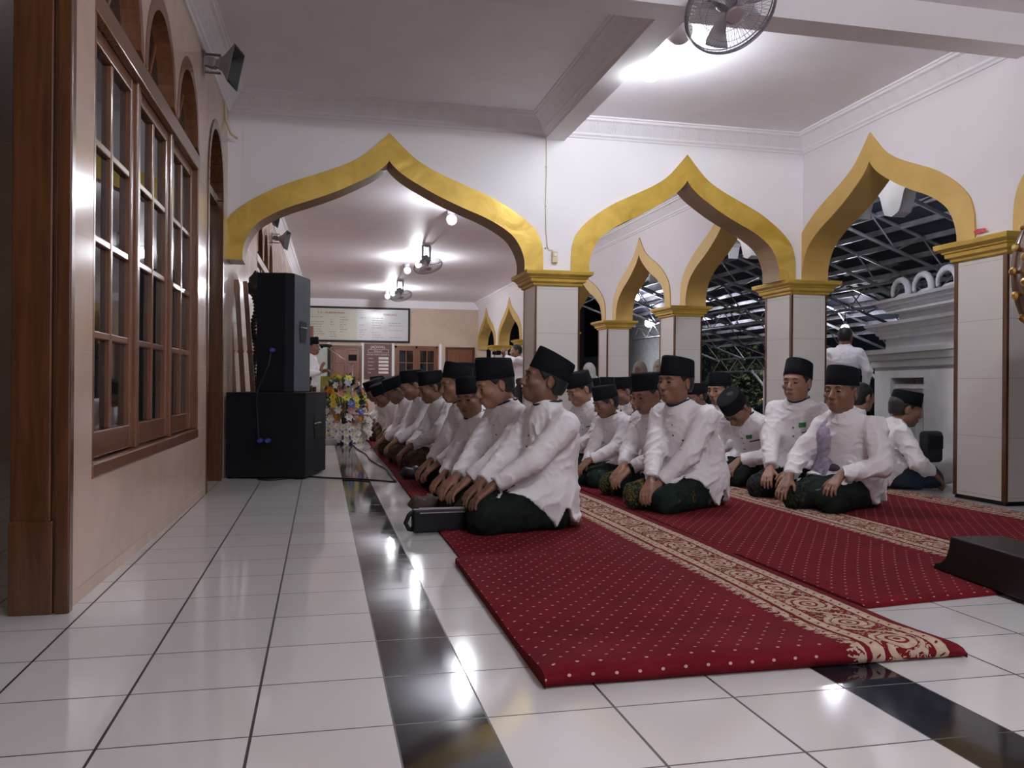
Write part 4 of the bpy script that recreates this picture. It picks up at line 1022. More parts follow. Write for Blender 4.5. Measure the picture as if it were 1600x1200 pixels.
def canopy():
    r = root('yard_canopy', 'steel truss canopy over the dark yard outside', 'canopy', (0, 0, 0))
    x0, x1, y0, y1 = 6.0, 10.9, 2.5, 22.0
    zr = lambda x: 3.30-.36*(x-x0)
    mb = MB()
    for dz in (.30, .33): mb.add([(x0, y0, zr(x0)+dz), (x1, y0, zr(x1)+dz), (x1, y1, zr(x1)+dz), (x0, y1, zr(x0)+dz)], [(0, 1, 2, 3)])
    mb.obj('roof_sheet', 'canopy_roof', r)
    for k in range(14):
        y = y0+.2+k*1.47; mb = MB(); h = .34
        mb.tube([(x0, y, zr(x0)-.1), (x1, y, zr(x1)-.1)], .026, 6); mb.tube([(x0, y, zr(x0)-.1+h), (x1, y, zr(x1)-.1+h)], .026, 6)
        n = 12
        for i in range(n):
            xa = x0+(x1-x0)*i/n; xb = x0+(x1-x0)*(i+1)/n
            a, b = (0, h) if i % 2 == 0 else (h, 0); mb.tube([(xa, y, zr(xa)-.1+a), (xb, y, zr(xb)-.1+b)], .013, 5)
        mb.obj('truss', 'truss', r)
    for k in range(13):
        x = x0+.2+k*.38; mb = MB(); z = zr(x)+.26; mb.box((x-.022, y0, z-.035), (x+.022, y1, z+.035)); mb.obj('purlin', 'truss', r)
    for k, x in enumerate((x0+.05, x0+2.4, x1-.1)):
        mb = MB(); z = zr(x)-.10
        for zz, t in ((z, .024), (z-.34, .024)): mb.tube([(x, y0, zz), (x, y1, zz)], t, 6)
        for i in range(40):
            ya = y0+(y1-y0)*i/40; yb = y0+(y1-y0)*(i+1)/40; mb.tube([(x, ya, z if i % 2 else z-.34), (x, yb, z-.34 if i % 2 else z)], .011, 5)
        mb.obj('side_truss', 'truss', r)
    for y in (14.5, 19.1):
        x = x1-.1; mb = MB(); z = zr(x)-.44; mb.box((x-.04, y-.04, -1.05), (x+.04, y+.04, z)); mb.tube([(x, y, z-.42), (x-.12, y+.45, z)], .028, 6); mb.obj('post', 'post_white', r)
canopy()
def yard_lamp(loc, label, power, r_=.07, m='lamp_flood', post=False):
    r = root('yard_light', label, 'lamp', loc); mb = MB(); mb.sphere((0, 0, 0), r_, 14, 10); mb.obj('bulb', m, r, smooth=True)
    mb = MB(); mb.lathe([(.03, r_*.9), (.035, r_+.06), (.01, r_+.10)], 10); mb.tube([(0, 0, r_+.1), (0, 0, 3.30-.36*(loc[0]-6.0)+.28-loc[2])] if not post else [(0, .06, -1.05-loc[2]), (0, .06, r_+.08), (0, 0, r_+.1)], .008 if not post else .025, 6); mb.obj('cord' if not post else 'post', 'black_plastic', r)
yard_lamp((9.55, 14.0, 1.84), 'bright floodlight outside, left of the standing man\'s head', 0, .07)
yard_lamp((8.3, 20.6, 2.36), 'lit lamp under the canopy seen between the two far pillars', 0, .10)
yard_lamp((7.4, 19.2, 2.86), 'upper lit lamp seen inside the second golden arch of the far arcade', 0, .09)
yard_lamp((9.8, 27.4, 1.72), 'added fill lamp on a post at the white building, hidden behind the second far pillar', 0, .05, 'lamp_yard_fill', True)  # added behind a pillar to brighten the building wall
yard_lamp((12.5, 20.0, 1.9), 'added fill lamp on a post beside the yard trees, hidden behind the corner pillar', 0, .11, 'lamp_yard_fill', True)  # added behind a pillar so the foliage gets light
yard_lamp((6.15, 9.2, 2.75), 'added unseen fill lamp above the white gate, close to the porch', 0, .075)  # added behind the arcade wall to light the gate front
yard_lamp((6.3, 4.2, 2.9), 'added unseen fill lamp beyond the right pillar', 0, .07)  # added out of view to put highlights on the trusses
r = root('lit_sign', 'small glowing red and white sign far out in the yard', 'sign', (11.3, 21.4, .30)); mb = MB(); mb.box((-.09, -.03, -.14), (.09, .03, .14)); mb.obj('panel', 'lamp_sign', r); mb = MB(); mb.box((-.02, -.02, -1.35), (.02, .02, -.14)); mb.obj('post', 'black_plastic', r)

def gate():
    d = Vector((.22, .975, 0)).normalized()       # along the face, away from us
    r = root('gate_house', 'white moulded gate building outside beside the right pillar', 'building', (7.64, 10.5, -1.05), 0)
    # local: u = towards us along the face, w = outward (to the left), z
    M = Matrix(((-d.x, -d.y, 0, 0), (-d.y, d.x, 0, 0), (0, 0, 1, 0), (0, 0, 0, 1)))
    Lu = 3.2; DZ = 1.05
    mb = MB()
    da, db, dz = .50, 1.42, .87+DZ
    mb.box((0, -1.6, 0), (da, 0, 2.06), M); mb.box((db, -1.6, 0), (Lu, 0, 2.06), M); mb.box((da, -1.6, dz+.0), (db, 0, 2.06), M); mb.box((da, -1.6, 0), (db, -.34, dz), M)
    mb.obj('wall', 'yard_white', r)
    mb = MB()
    for k in range(5): e = .05*k; mb.box((da, -.30+e*.9-.1, dz-.36+e*1.1), (db, -.26+e*.9+.02, dz-.30+e*1.1), M)
    mb.obj('stepped_lintel', 'yard_white', r)
    mb = MB(); mb.box((da+.38, -.33, 0), (da+.50, -.26, dz-.42), M); mb.box((da+.74, -.33, 0), (da+.86, -.26, dz-.42), M); mb.box((da+.40, -.335, .1), (da+.84, -.30, dz-.45), M); mb.obj('door', 'wood_door', r)
    def tier(z0, z1, ov, u0, name='cornice'):
        mb = MB(); st = [(z0, .0), (z0+.03, .0), (z0+.05, .04), (z0+(z1-z0)*.45, .055), (z0+(z1-z0)*.5, .10), (z0+(z1-z0)*.75, .14), (z0+(z1-z0)*.8, .18), (z1, .20)]
        V = []; F = []
        for z, e in st:
            e *= ov; V += [(u0-e, e, z), (Lu, e, z), (Lu, -1.7, z), (u0-e, -1.7, z)]
        for i in range(len(st)-1):
            for k in range(4): F.append((i*4+k, i*4+(k+1) % 4, i*4+4+(k+1) % 4, i*4+4+k))
        n = len(V); F += [(0, 3, 2, 1), (n-4, n-3, n-2, n-1)]; mb.add(V, F, None, 0, M); return mb.obj(name, 'yard_white', r)
    tier(2.02, 2.30, .8, 0); mb = MB(); mb.box((.12, -1.6, 2.30), (Lu, -.1, 2.52), M); mb.obj('upper_wall', 'yard_white', r)
    tier(2.46, 2.66, .8, .14); mb = MB(); mb.box((.30, -1.6, 2.66), (Lu, -.2, 2.84), M); mb.obj('upper_wall', 'yard_white', r); tier(2.80, 2.97, .7, .34)
    for k in range(4):
        mb = MB(); u = .55+k*.62; pts = []
        for i in range(26):
            t = i/25; a = -PI/2+t*3.6*PI/2; rr = .20*(1-.6*t); pts.append((u+rr*math.cos(a)*1.2-.25*t, -.15, 3.12+rr*math.sin(a)))
        mb.tube([tuple(M @ Vector(p)) for p in pts], [.06-.035*i/25 for i in range(26)], 8); mb.sphere((0, 0, 0), (.25, .06, .07), 10, 6, M @ Matrix.Translation((u, -.15, 3.0))); mb.obj('crest_scroll', 'yard_white', r, smooth=True)
gate()
# fill bulbs added out of sight to light the gate, porch and fascia
for y, l in ((7.45, 'added unseen porch fill bulb beside the white gate'), (10.4, 'added unseen porch fill bulb outside the first far golden arch'), (14.2, 'added unseen porch fill bulb outside the third far golden arch'), (18.4, 'added unseen porch fill bulb farthest from the camera')):
    bulb('ceiling_bulb', (4.85, y, 3.4), l, 'lamp_porch_fill', .055, .16)
# far white building with dark windows
r = root('white_building', 'plain white building with a dark barred window behind the far arcade', 'building', (11.3, 26.8, -1.05))
mb = MB(); mb.box((-.04, 0, 0), (.3, 26, 2.80)); mb.obj('lower_wall', 'far_wall', r)
mb = MB(); mb.box((0, 0, 2.80), (.3, 26, 7.0)); mb.obj('upper_wall', 'far_wall', r)
for k in range(3):
    mb = MB(); y = 6.4+k*6.8; mb.box((-.02, y, 3.05), (.02, y+2.2, 5.3)); w_ = mb.obj('window', 'window_night', r)
    mb = MB()
    for yy in (0, .72, 1.44, 2.16): mb.box((-.04, y+yy, 3.03), (.0, y+yy+.05, 5.32))
    mb.box((-.04, y, 3.0), (0, y+2.2, 3.07)); mb.box((-.04, y, 5.28), (0, y+2.2, 5.34)); mb.box((-.04, y, 4.0), (0, y+2.2, 4.05)); mb.obj('bars', 'fence_dark', w_)
# trees
def tree(loc, label, R_, h, seed):
    r = root('tree', label, 'tree', loc); rnd = random.Random(seed)
    mb = MB(); mb.tube([(0, 0, 0), (.05, 0, h*.3), (-.03, .05, h*.6)], [.12, .09, .06], 8)
    for k in range(6): a = k*1.05; mb.tube([(0, 0, h*.4), (R_*.5*math.cos(a), R_*.5*math.sin(a), h*.75)], [.05, .02], 6)
    mb.obj('trunk', 'bark', r, smooth=True)
    mb = MB()
    blobs = [(Vector((rnd.gauss(0, R_*.45), rnd.gauss(0, R_*.45), h*.72+rnd.gauss(0, h*.13))), R_*rnd.uniform(.28, .45)) for _ in range(16)]
    for k in range(2600):
        c, q = rnd.choice(blobs); d = Vector((rnd.gauss(0, 1), rnd.gauss(0, 1), rnd.gauss(0, 1))).normalized(); p = c+d*q*rnd.uniform(.75, 1.05)
        t = Vector((rnd.gauss(0, 1), rnd.gauss(0, 1), rnd.gauss(0, 1))).normalized(); u = t.orthogonal().normalized(); s_ = rnd.uniform(.05, .10)
        mb.add([p-t*s_, p+u*s_*.5, p+t*s_, p-u*s_*.5], [(0, 1, 2, 3)])
    mb.obj('foliage', 'leaf', r, fix=False)
tree((12.6, 24.0, -1.05), 'leafy dark tree in the yard between the corner pillar and the pillar behind it', 1.5, 2.9, 4)
tree((16.6, 25.0, -1.05), 'second dark tree in the yard, partly behind the corner pillar', 1.6, 2.9, 9)
mb = MB(); mb.box((6.0, 9.0, -1.05), (7.0, 10.15, 0)); tag(bev(mb.obj('stone_step', 'stone_grey'), .02), 'raised grey step outside under the standing bare-headed man', 'step')
# low fence with gold finials
r = root('yard_fence', 'low dark fence with golden ball finials in the yard', 'fence', (11.2, 20.0, -1.05)); mb = MB()
for k in range(16): mb.box((k*.25-.015, -.015, 0), (k*.25+.015, .015, 1.35))
mb.box((-.1, -.01, .3), (3.9, .01, .35)); mb.box((-.1, -.01, 1.2), (3.9, .01, 1.25)); mb.obj('rails', 'fence_dark', r)
for k in range(8): mb = MB(); mb.sphere((k*.5, 0, 1.42), .06, 10, 8); mb.lathe([(.02, 1.33), (.03, 1.38)], 8, M=Matrix.Translation((k*.5, 0, 0))); mb.obj('finial', 'brass', r, smooth=True)
# things left on the porch floor
soft_bag('white_bundle', (4.66, 5.62, .002), (.30, .3, .20), .4, 'pale_cloth', 'white cloth bundle on the porch floor against the right pillar')
def shoe(loc, rz, label):
    r = root('sandal', label, 'sandal', loc, rz, 'sandals on the porch floor'); mb = MB()
    P = [(-.12, -.03), (-.06, -.036), (.04, -.04), (.11, -.035), (.135, 0), (.11, .035), (.04, .036), (-.06, .03), (-.12, .028), (-.135, 0)]
    mb.prism(P, 0, .018); bev(mb.obj('sole', 'leather_brown', r), .004); mb = MB(); mb.tube([(.0, -.038, .015), (.03, -.025, .045), (.04, 0, .055), (.03, .025, .045), (.0, .038, .015)], .011, 6, flat=1); mb.obj('strap', 'leather_brown', r, smooth=True)
shoe((4.45, 5.75, .002), .5, 'brown sandal on the porch floor nearer the man with the lanyard'); shoe((4.52, 5.98, .002), 1.0, 'brown sandal on the porch floor nearer the white gate')
mb = MB(); mb.sphere((0, 0, .16), (.12, .05, .17), 14, 10); o = mb.obj('brown_backpack', 'leather_brown', loc=(4.78, 6.12, 0), smooth=True, rot=(0, 0, .8)); tag(o, 'brown rounded bag standing on the porch floor behind the white bundle', 'bag')
# ------------------------------------------------------------------ people: bodies and clothes as smooth fields, meshed by surface nets
class Field:
    def __init__(s, lo, hi, h):
        s.h = h; s.lo = np.array(lo, np.float32); n = np.ceil((np.array(hi)-np.array(lo))/h).astype(int)+1
        s.ax = [(s.lo[i]+h*np.arange(n[i])).astype(np.float32) for i in range(3)]; s.f = np.full(tuple(n), .06, np.float32)
    def blk(s, lo, hi):
        sl = []; 
        for i in range(3):
            a = max(0, int((lo[i]-s.lo[i])/s.h)); b = min(len(s.ax[i]), int((hi[i]-s.lo[i])/s.h)+2)
            if b <= a: return None
            sl.append(slice(a, b))
        X = s.ax[0][sl[0]][:, None, None]; Y = s.ax[1][sl[1]][None, :, None]; Z = s.ax[2][sl[2]][None, None, :]
        return tuple(sl), X, Y, Z
    def put(s, lo, hi, fn, k=.01, op='u'):
        m = max(k, .0)+.012
        q = s.blk(np.array(lo)-m, np.array(hi)+m)
        if q is None: return
        sl, X, Y, Z = q; d = fn(X, Y, Z); a = s.f[sl]
        if op == 'u':
            hh = np.clip(.5+.5*(a-d)/k, 0, 1); s.f[sl] = a*(1-hh)+d*hh-k*hh*(1-hh)
        else:
            hh = np.clip(.5-.5*(a+d)/k, 0, 1); s.f[sl] = a*(1-hh)-d*hh+k*hh*(1-hh)
    def cap(s, a, b, ra, rb, k=.01, nrm=None, ratio=1.0, op='u', cut=False):
        a = np.array(a, np.float32); b = np.array(b, np.float32); ba = b-a; L = float(ba @ ba)+1e-9; rm = max(ra, rb)
        nv = None
        if nrm is not None: nv = np.array(nrm, np.float32); nv = nv/np.linalg.norm(nv)
        bl = math.sqrt(L)
        def fn(X, Y, Z):
            px, py, pz = X-a[0], Y-a[1], Z-a[2]; t0 = (px*ba[0]+py*ba[1]+pz*ba[2])/L; t = np.clip(t0, 0, 1)
            qx, qy, qz = px-t*ba[0], py-t*ba[1], pz-t*ba[2]; d2 = qx*qx+qy*qy+qz*qz
            if nv is not None: c = qx*nv[0]+qy*nv[1]+qz*nv[2]; d2 = d2+(ratio*ratio-1)*c*c
            d = np.sqrt(d2)-(ra+(rb-ra)*t)
            if cut: d = np.maximum(d, (t0-1)*bl)
            return d
        s.put(np.minimum(a, b)-rm, np.maximum(a, b)+rm, fn, k, op)
    def ell(s, c, r, k=.01, Mx=None, op='u'):
        c = np.array(c, np.float32); r = np.array(r, np.float32); rm = float(r.max())
        I = np.array(Mx, np.float32).T if Mx is not None else None
        def fn(X, Y, Z):
            x, y, z = X-c[0], Y-c[1], Z-c[2]
            if I is not None: x, y, z = I[0,0]*x+I[0,1]*y+I[0,2]*z, I[1,0]*x+I[1,1]*y+I[1,2]*z, I[2,0]*x+I[2,1]*y+I[2,2]*z
            k0 = np.sqrt((x/r[0])**2+(y/r[1])**2+(z/r[2])**2); k1 = np.sqrt((x/r[0]**2)**2+(y/r[1]**2)**2+(z/r[2]**2)**2)+1e-6
            return k0*(k0-1)/k1
        s.put(c-rm, c+rm, fn, k, op)
    def wrinkle(s, amp, fr, seed):
        """cloth folds: warped ridges in three directions, strong only in patches"""
        X, Y, Z = s.ax[0][:, None, None], s.ax[1][None, :, None], s.ax[2][None, None, :]
        m = np.abs(s.f) < .03
        I = np.nonzero(m); x, y, z = s.ax[0][I[0]], s.ax[1][I[1]], s.ax[2][I[2]]; a = seed*1.7; d = np.zeros_like(x)
        for k, (u, v, w_, g, am) in enumerate(((.8, .35, -1.0, 1.0, 1.0), (-.5, .9, -.75, 1.35, .75), (.3, -.8, -1.3, 1.9, .5), (1.1, .2, .35, 1.1, .6))):
            f = fr*g; b = a+k*2.1
            wp = 1.9*np.sin(f*.33*(v*x-u*y+.6*z)+b)+1.1*np.sin(f*.61*(w_*x+.4*y-u*z)+1.3*b)
            r = 1-np.abs(np.sin(.5*f*(u*x+v*y+w_*z)+wp)); msk = np.clip(.5+.9*np.sin(f*.21*(x-1.3*y+.8*z)+b*2.3)+.4*np.sin(f*.37*(y+.7*z)-b), 0, 1)
            d += am*msk*(r*r*1.6-.45)
        s.f[I] -= (amp*d).astype(np.float32)
    def mesh(s):
        f = s.f; f = np.pad(f, 1, constant_values=.05); n = f < 0
        c = n[:-1, :-1, :-1].astype(np.int8)
        cnt = np.zeros(tuple(q-1 for q in f.shape), np.int8); cor = [(i, j, k) for i in (0, 1) for j in (0, 1) for k in (0, 1)]
        sh = f.shape
        for i, j, k in cor: cnt += n[i:sh[0]-1+i, j:sh[1]-1+j, k:sh[2]-1+k]
        act = (cnt > 0) & (cnt < 8); I, J, K = np.nonzero(act); ids = np.full(act.shape, -1, np.int32); ids[I, J, K] = np.arange(len(I))
        vals = {q: f[I+q[0], J+q[1], K+q[2]] for q in cor}
        acc = np.zeros((len(I), 3)); num = np.zeros(len(I))
        for p in cor:
            for ax in range(3):
                if p[ax] == 0:
                    q = list(p); q[ax] = 1; q = tuple(q); va, vb = vals[p], vals[q]; m = (va < 0) != (vb < 0); t = np.where(m, va/(va-vb+1e-12), 0)
                    pos = np.array(p, float)[None, :].repeat(len(I), 0); pos[:, ax] += t; acc += pos*m[:, None]; num += m
        P = (acc/np.maximum(num, 1)[:, None]+np.stack([I, J, K], 1)-1)*s.h+s.lo
        faces = []
        for ax in range(3):
            A = [slice(None)]*3; B = [slice(None)]*3; A[ax] = slice(0, -1); B[ax] = slice(1, None)
            na, nb = n[tuple(A)], n[tuple(B)]; X = np.nonzero(na != nb); flip = na[X]
            u, v = [(1, 2), (2, 0), (0, 1)][ax]
            ok = (X[u] > 0) & (X[v] > 0) & (X[u] < act.shape[u]) & (X[v] < act.shape[v]); X = [x[ok] for x in X]; flip = flip[ok]
            def g(du, dv):
                q = [x.copy() for x in X]; q[u] = q[u]-du; q[v] = q[v]-dv; return ids[q[0], q[1], q[2]]
            a, b, c_, d = g(1, 1), g(0, 1), g(0, 0), g(1, 0)
            fs = np.stack([a, b, c_, d], 1); fs[~flip] = fs[~flip][:, ::-1]; faces.append(fs)
        F = np.concatenate(faces); F = F[(F >= 0).all(1)]
        return P, F
    def obj(s, name, m, parent=None, smooth_it=2):
        P, F = s.mesh(); me = bpy.data.meshes.new(name)
        if smooth_it and len(P):
            e = np.concatenate([F[:, [0, 1]], F[:, [1, 2]], F[:, [2, 3]], F[:, [3, 0]]])
            for _ in range(smooth_it):
                S = np.zeros_like(P); cn = np.zeros(len(P))
                for k in range(3): S[:, k] = np.bincount(e[:, 0], P[e[:, 1], k], len(P))
                cn = np.bincount(e[:, 0], minlength=len(P)); P = P*.5+.5*S/np.maximum(cn, 1)[:, None]
        me.vertices.add(len(P)); me.vertices.foreach_set('co', P.astype(np.float32).ravel())
        me.loops.add(len(F)*4); me.loops.foreach_set('vertex_index', F.astype(np.int32).ravel())
        me.polygons.add(len(F)); me.polygons.foreach_set('loop_start', np.arange(0, len(F)*4, 4, dtype=np.int32)); me.polygons.foreach_set('loop_total', np.full(len(F), 4, np.int32))
        me.polygons.foreach_set('use_smooth', np.ones(len(F), bool)); me.update(calc_edges=True); me.validate()
        me.materials.append(MATS[m]); o = bpy.data.objects.new(name, me); COL.objects.link(o)
        if parent is not None: o.parent = parent
        return o
V3 = lambda *a: np.array(a, float)
def nrmz(v): return v/(np.linalg.norm(v)+1e-9)
def rot(yaw, pitch, roll):
    """head axes: columns forward, left, up; yaw to the left, pitch downwards, roll to the left shoulder"""
    M = Matrix.Rotation(yaw, 3, 'Z') @ Matrix.Rotation(pitch, 3, 'Y') @ Matrix.Rotation(-roll, 3, 'X')
    return np.array([list(r) for r in M])
def ik(S, W, l1, l2, pole):
    d = W-S; L = np.linalg.norm(d)
    if L > (l1+l2)*.985: W = S+d/L*(l1+l2)*.985; d = W-S; L = np.linalg.norm(d)
    a = (l1*l1-l2*l2+L*L)/(2*L); h = math.sqrt(max(0, l1*l1-a*a)); dn = d/L; p = pole-dn*(pole @ dn); return S+dn*a+nrmz(p)*h, W
def hand(F, w, d, n, side, s=1.0, curl=.35, spread=.12, fine=True, rs=1.0):
    """w wrist, d towards the fingers, n out of the back of the hand; thumb towards side"""
    d = nrmz(d); n = nrmz(n-d*(n @ d)); l = np.cross(n, d)*side*-1
    pc = w+d*.045*s
    F.cap(w-d*.02*s, w+d*.012*s, .023*s, .025*s, .012, n, 1.25)
    for t in (-.026, -.009, .009, .026): F.cap(w+d*.015*s+l*t*.6*s, w+d*.078*s+l*t*s, .015*s, .012*s, .010)
    for k, (t, L) in enumerate(((.029, .070), (.010, .078), (-.010, .073), (-.028, .058))):
        b = w+d*.080*s+l*t*s; ang = spread*(1.5-k)*.5; dd = nrmz(d*math.cos(ang)+l*math.sin(ang)); c = curl*(1+.12*k); p = b; r_ = .0092*rs*s
        for seg, fr in ((0, .45), (1, .31), (2, .24)):
            a = c*(seg+.5); v = dd*math.cos(a)-n*math.sin(a); q = p+v*L*fr*s; F.cap(p, q, r_, r_*.93, .004); p = q; r_ *= .92
    b = w+d*.022*s+l*.026*s-n*.006*s; v = nrmz(d*.72+l*.68-n*.15); q = b+v*.042*s; F.cap(b, q, .0135*s, .0105*rs*s, .010); v2 = nrmz(d*.92+l*.35-n*.22); F.cap(q, q+v2*.030*s, .0103*rs*s, .0085*rs*s, .004)

def head(F, c, R, s=1.0, age=0, fat=0.0):
    T = lambda x, y, z: c+R @ (V3(x, y, z)*s); Mx = R
    E = lambda p, r, k=.02, op='u': F.ell(T(*p), V3(*r)*s, k*s, Mx, op)
    E((-.014, 0, .032), (.098, .077, .084), .01); E((.022, 0, -.04), (.068, .059+fat*.006, .074), .03)
    E((.058, 0, -.094), (.026, .030, .020), .022); 
    for sy in (-1, 1):
        E((.006, sy*.046, -.058), (.034, .019+fat*.006, .030), .03); E((.060, sy*.041, -.026), (.026, .024, .020), .02)
    E((.077, 0, .020), (.018, .050, .014), .018)
    for sy in (-1, 1):
        E((.096, sy*.031, -.002), (.015, .019, .011), .012, 's'); E((.076, sy*.031, -.004), (.0135, .0165, .0125), .004)
    F.cap(T(.086, 0, .004), T(.108, 0, -.034), .0085*s, .0125*s, .010*s)
    for sy in (-1, 1): E((.099, sy*.0125, -.040), (.012, .0085, .0085), .006)
    E((.083, 0, -.063), (.015, .027, .010), .010); E((.081, 0, -.078), (.014, .024, .0095), .008); F.cap(T(.098, -.020, -.0705), T(.098, .020, -.0705), .0022*s, .0022*s, .004*s, op='s')
    for sy in (-1, 1):
        yy = .077
        F.ell(T(-.012, sy*yy, -.008), V3(.020, .010, .032)*s, .006, R @ rot(sy*.45, .15, 0)); F.ell(T(-.004, sy*(yy+.010), -.006), V3(.009, .006, .016)*s, .004, R, 's')
    if age:
        for sy in (-1, 1): F.cap(T(.094, sy*.024, -.045), T(.078, sy*.036, -.075), .003*s, .003*s, .006*s, op='s')
def cap_mesh(c, R, s, parent, tilt=0.0, hgt=.098, back=0.0, m='velvet'):
    mb = MB(); n = 36; V = []; F = []
    Rm = R @ rot(0, tilt, 0)
    prof = [(0.0, 1.0, .97), (.012, 1.015, .0), (.5, .985, 0), (.90, .955, 0), (1.0, .93, 0), (1.02, .88, 0)]
    def P(a, h, k):
        x = .104*k*math.cos(a); y = .083*k*math.sin(a)*(1+.10*abs(math.cos(a))**3*0); top = hgt*(1+.10*math.cos(a)); z = .030+h*top-.010*math.cos(a)*0
        return c+Rm @ (V3(x-.010+back, y, z)*s)
    for h, k, _ in prof: V += [P(2*PI*i/n, h, k) for i in range(n)]
    m_ = len(prof)
    V += [P(2*PI*i/n, .97+.02*abs(math.sin(2*PI*i/n)), .45) for i in range(n)]
    V.append(c+Rm @ (V3(-.01+back, 0, .03+hgt*1.02)*s))
    for j in range(m_):
        for i in range(n): F.append((j*n+i, j*n+(i+1) % n, (j+1)*n+(i+1) % n, (j+1)*n+i))
    t = len(V)-1
    for i in range(n): F.append((m_*n+i, m_*n+(i+1) % n, t))
    mb.add(V, F); o = mb.obj('peci_cap', m, parent, smooth=True); return o
def hair_mesh(c, R, s, parent, m='hair', low=-.045, bare=False, h=.006):
    F = Field(c-.15*s, c+.15*s, h); T = lambda x, y, z: c+R @ (V3(x, y, z)*s)
    F.ell(T(-.017, 0, .030), V3(.101, .0815, .089)*s, .005, R); F.ell(T(-.045, 0, -.02), V3(.062, .071, .06)*s, .02, R)
    I = R.T/s
    X, Y, Z = F.ax[0][:, None, None]-c[0], F.ax[1][None, :, None]-c[1], F.ax[2][None, None, :]-c[2]
    x = I[0,0]*X+I[0,1]*Y+I[0,2]*Z; z = I[2,0]*X+I[2,1]*Y+I[2,2]*Z; y = I[1,0]*X+I[1,1]*Y+I[1,2]*Z
    cut = np.maximum(low-z+np.clip(x+.02, 0, .1)*1.35, x-.080+np.clip(.055-z, 0, .1)*.55)
    ear = .026-np.sqrt((x+.010)**2+(z+.010)**2)
    cut = np.maximum(cut, np.where(np.abs(y) > .06, ear, -1))
    F.f = np.maximum(F.f, cut.astype(np.float32)*s)
    return F.obj('hair', m, parent, 1)
def part_box(name, c, R, p, r, m, parent, s=1.0, M3=None):
    mb = MB(); mb.sphere((0, 0, 0), r, 12, 8); A = R if M3 is None else R @ M3
    mb.v = [tuple(c+R @ (V3(*p)*s)+A @ (V3(*q)*s)) for q in mb.v]; return mb.obj(name, m, parent, smooth=True)

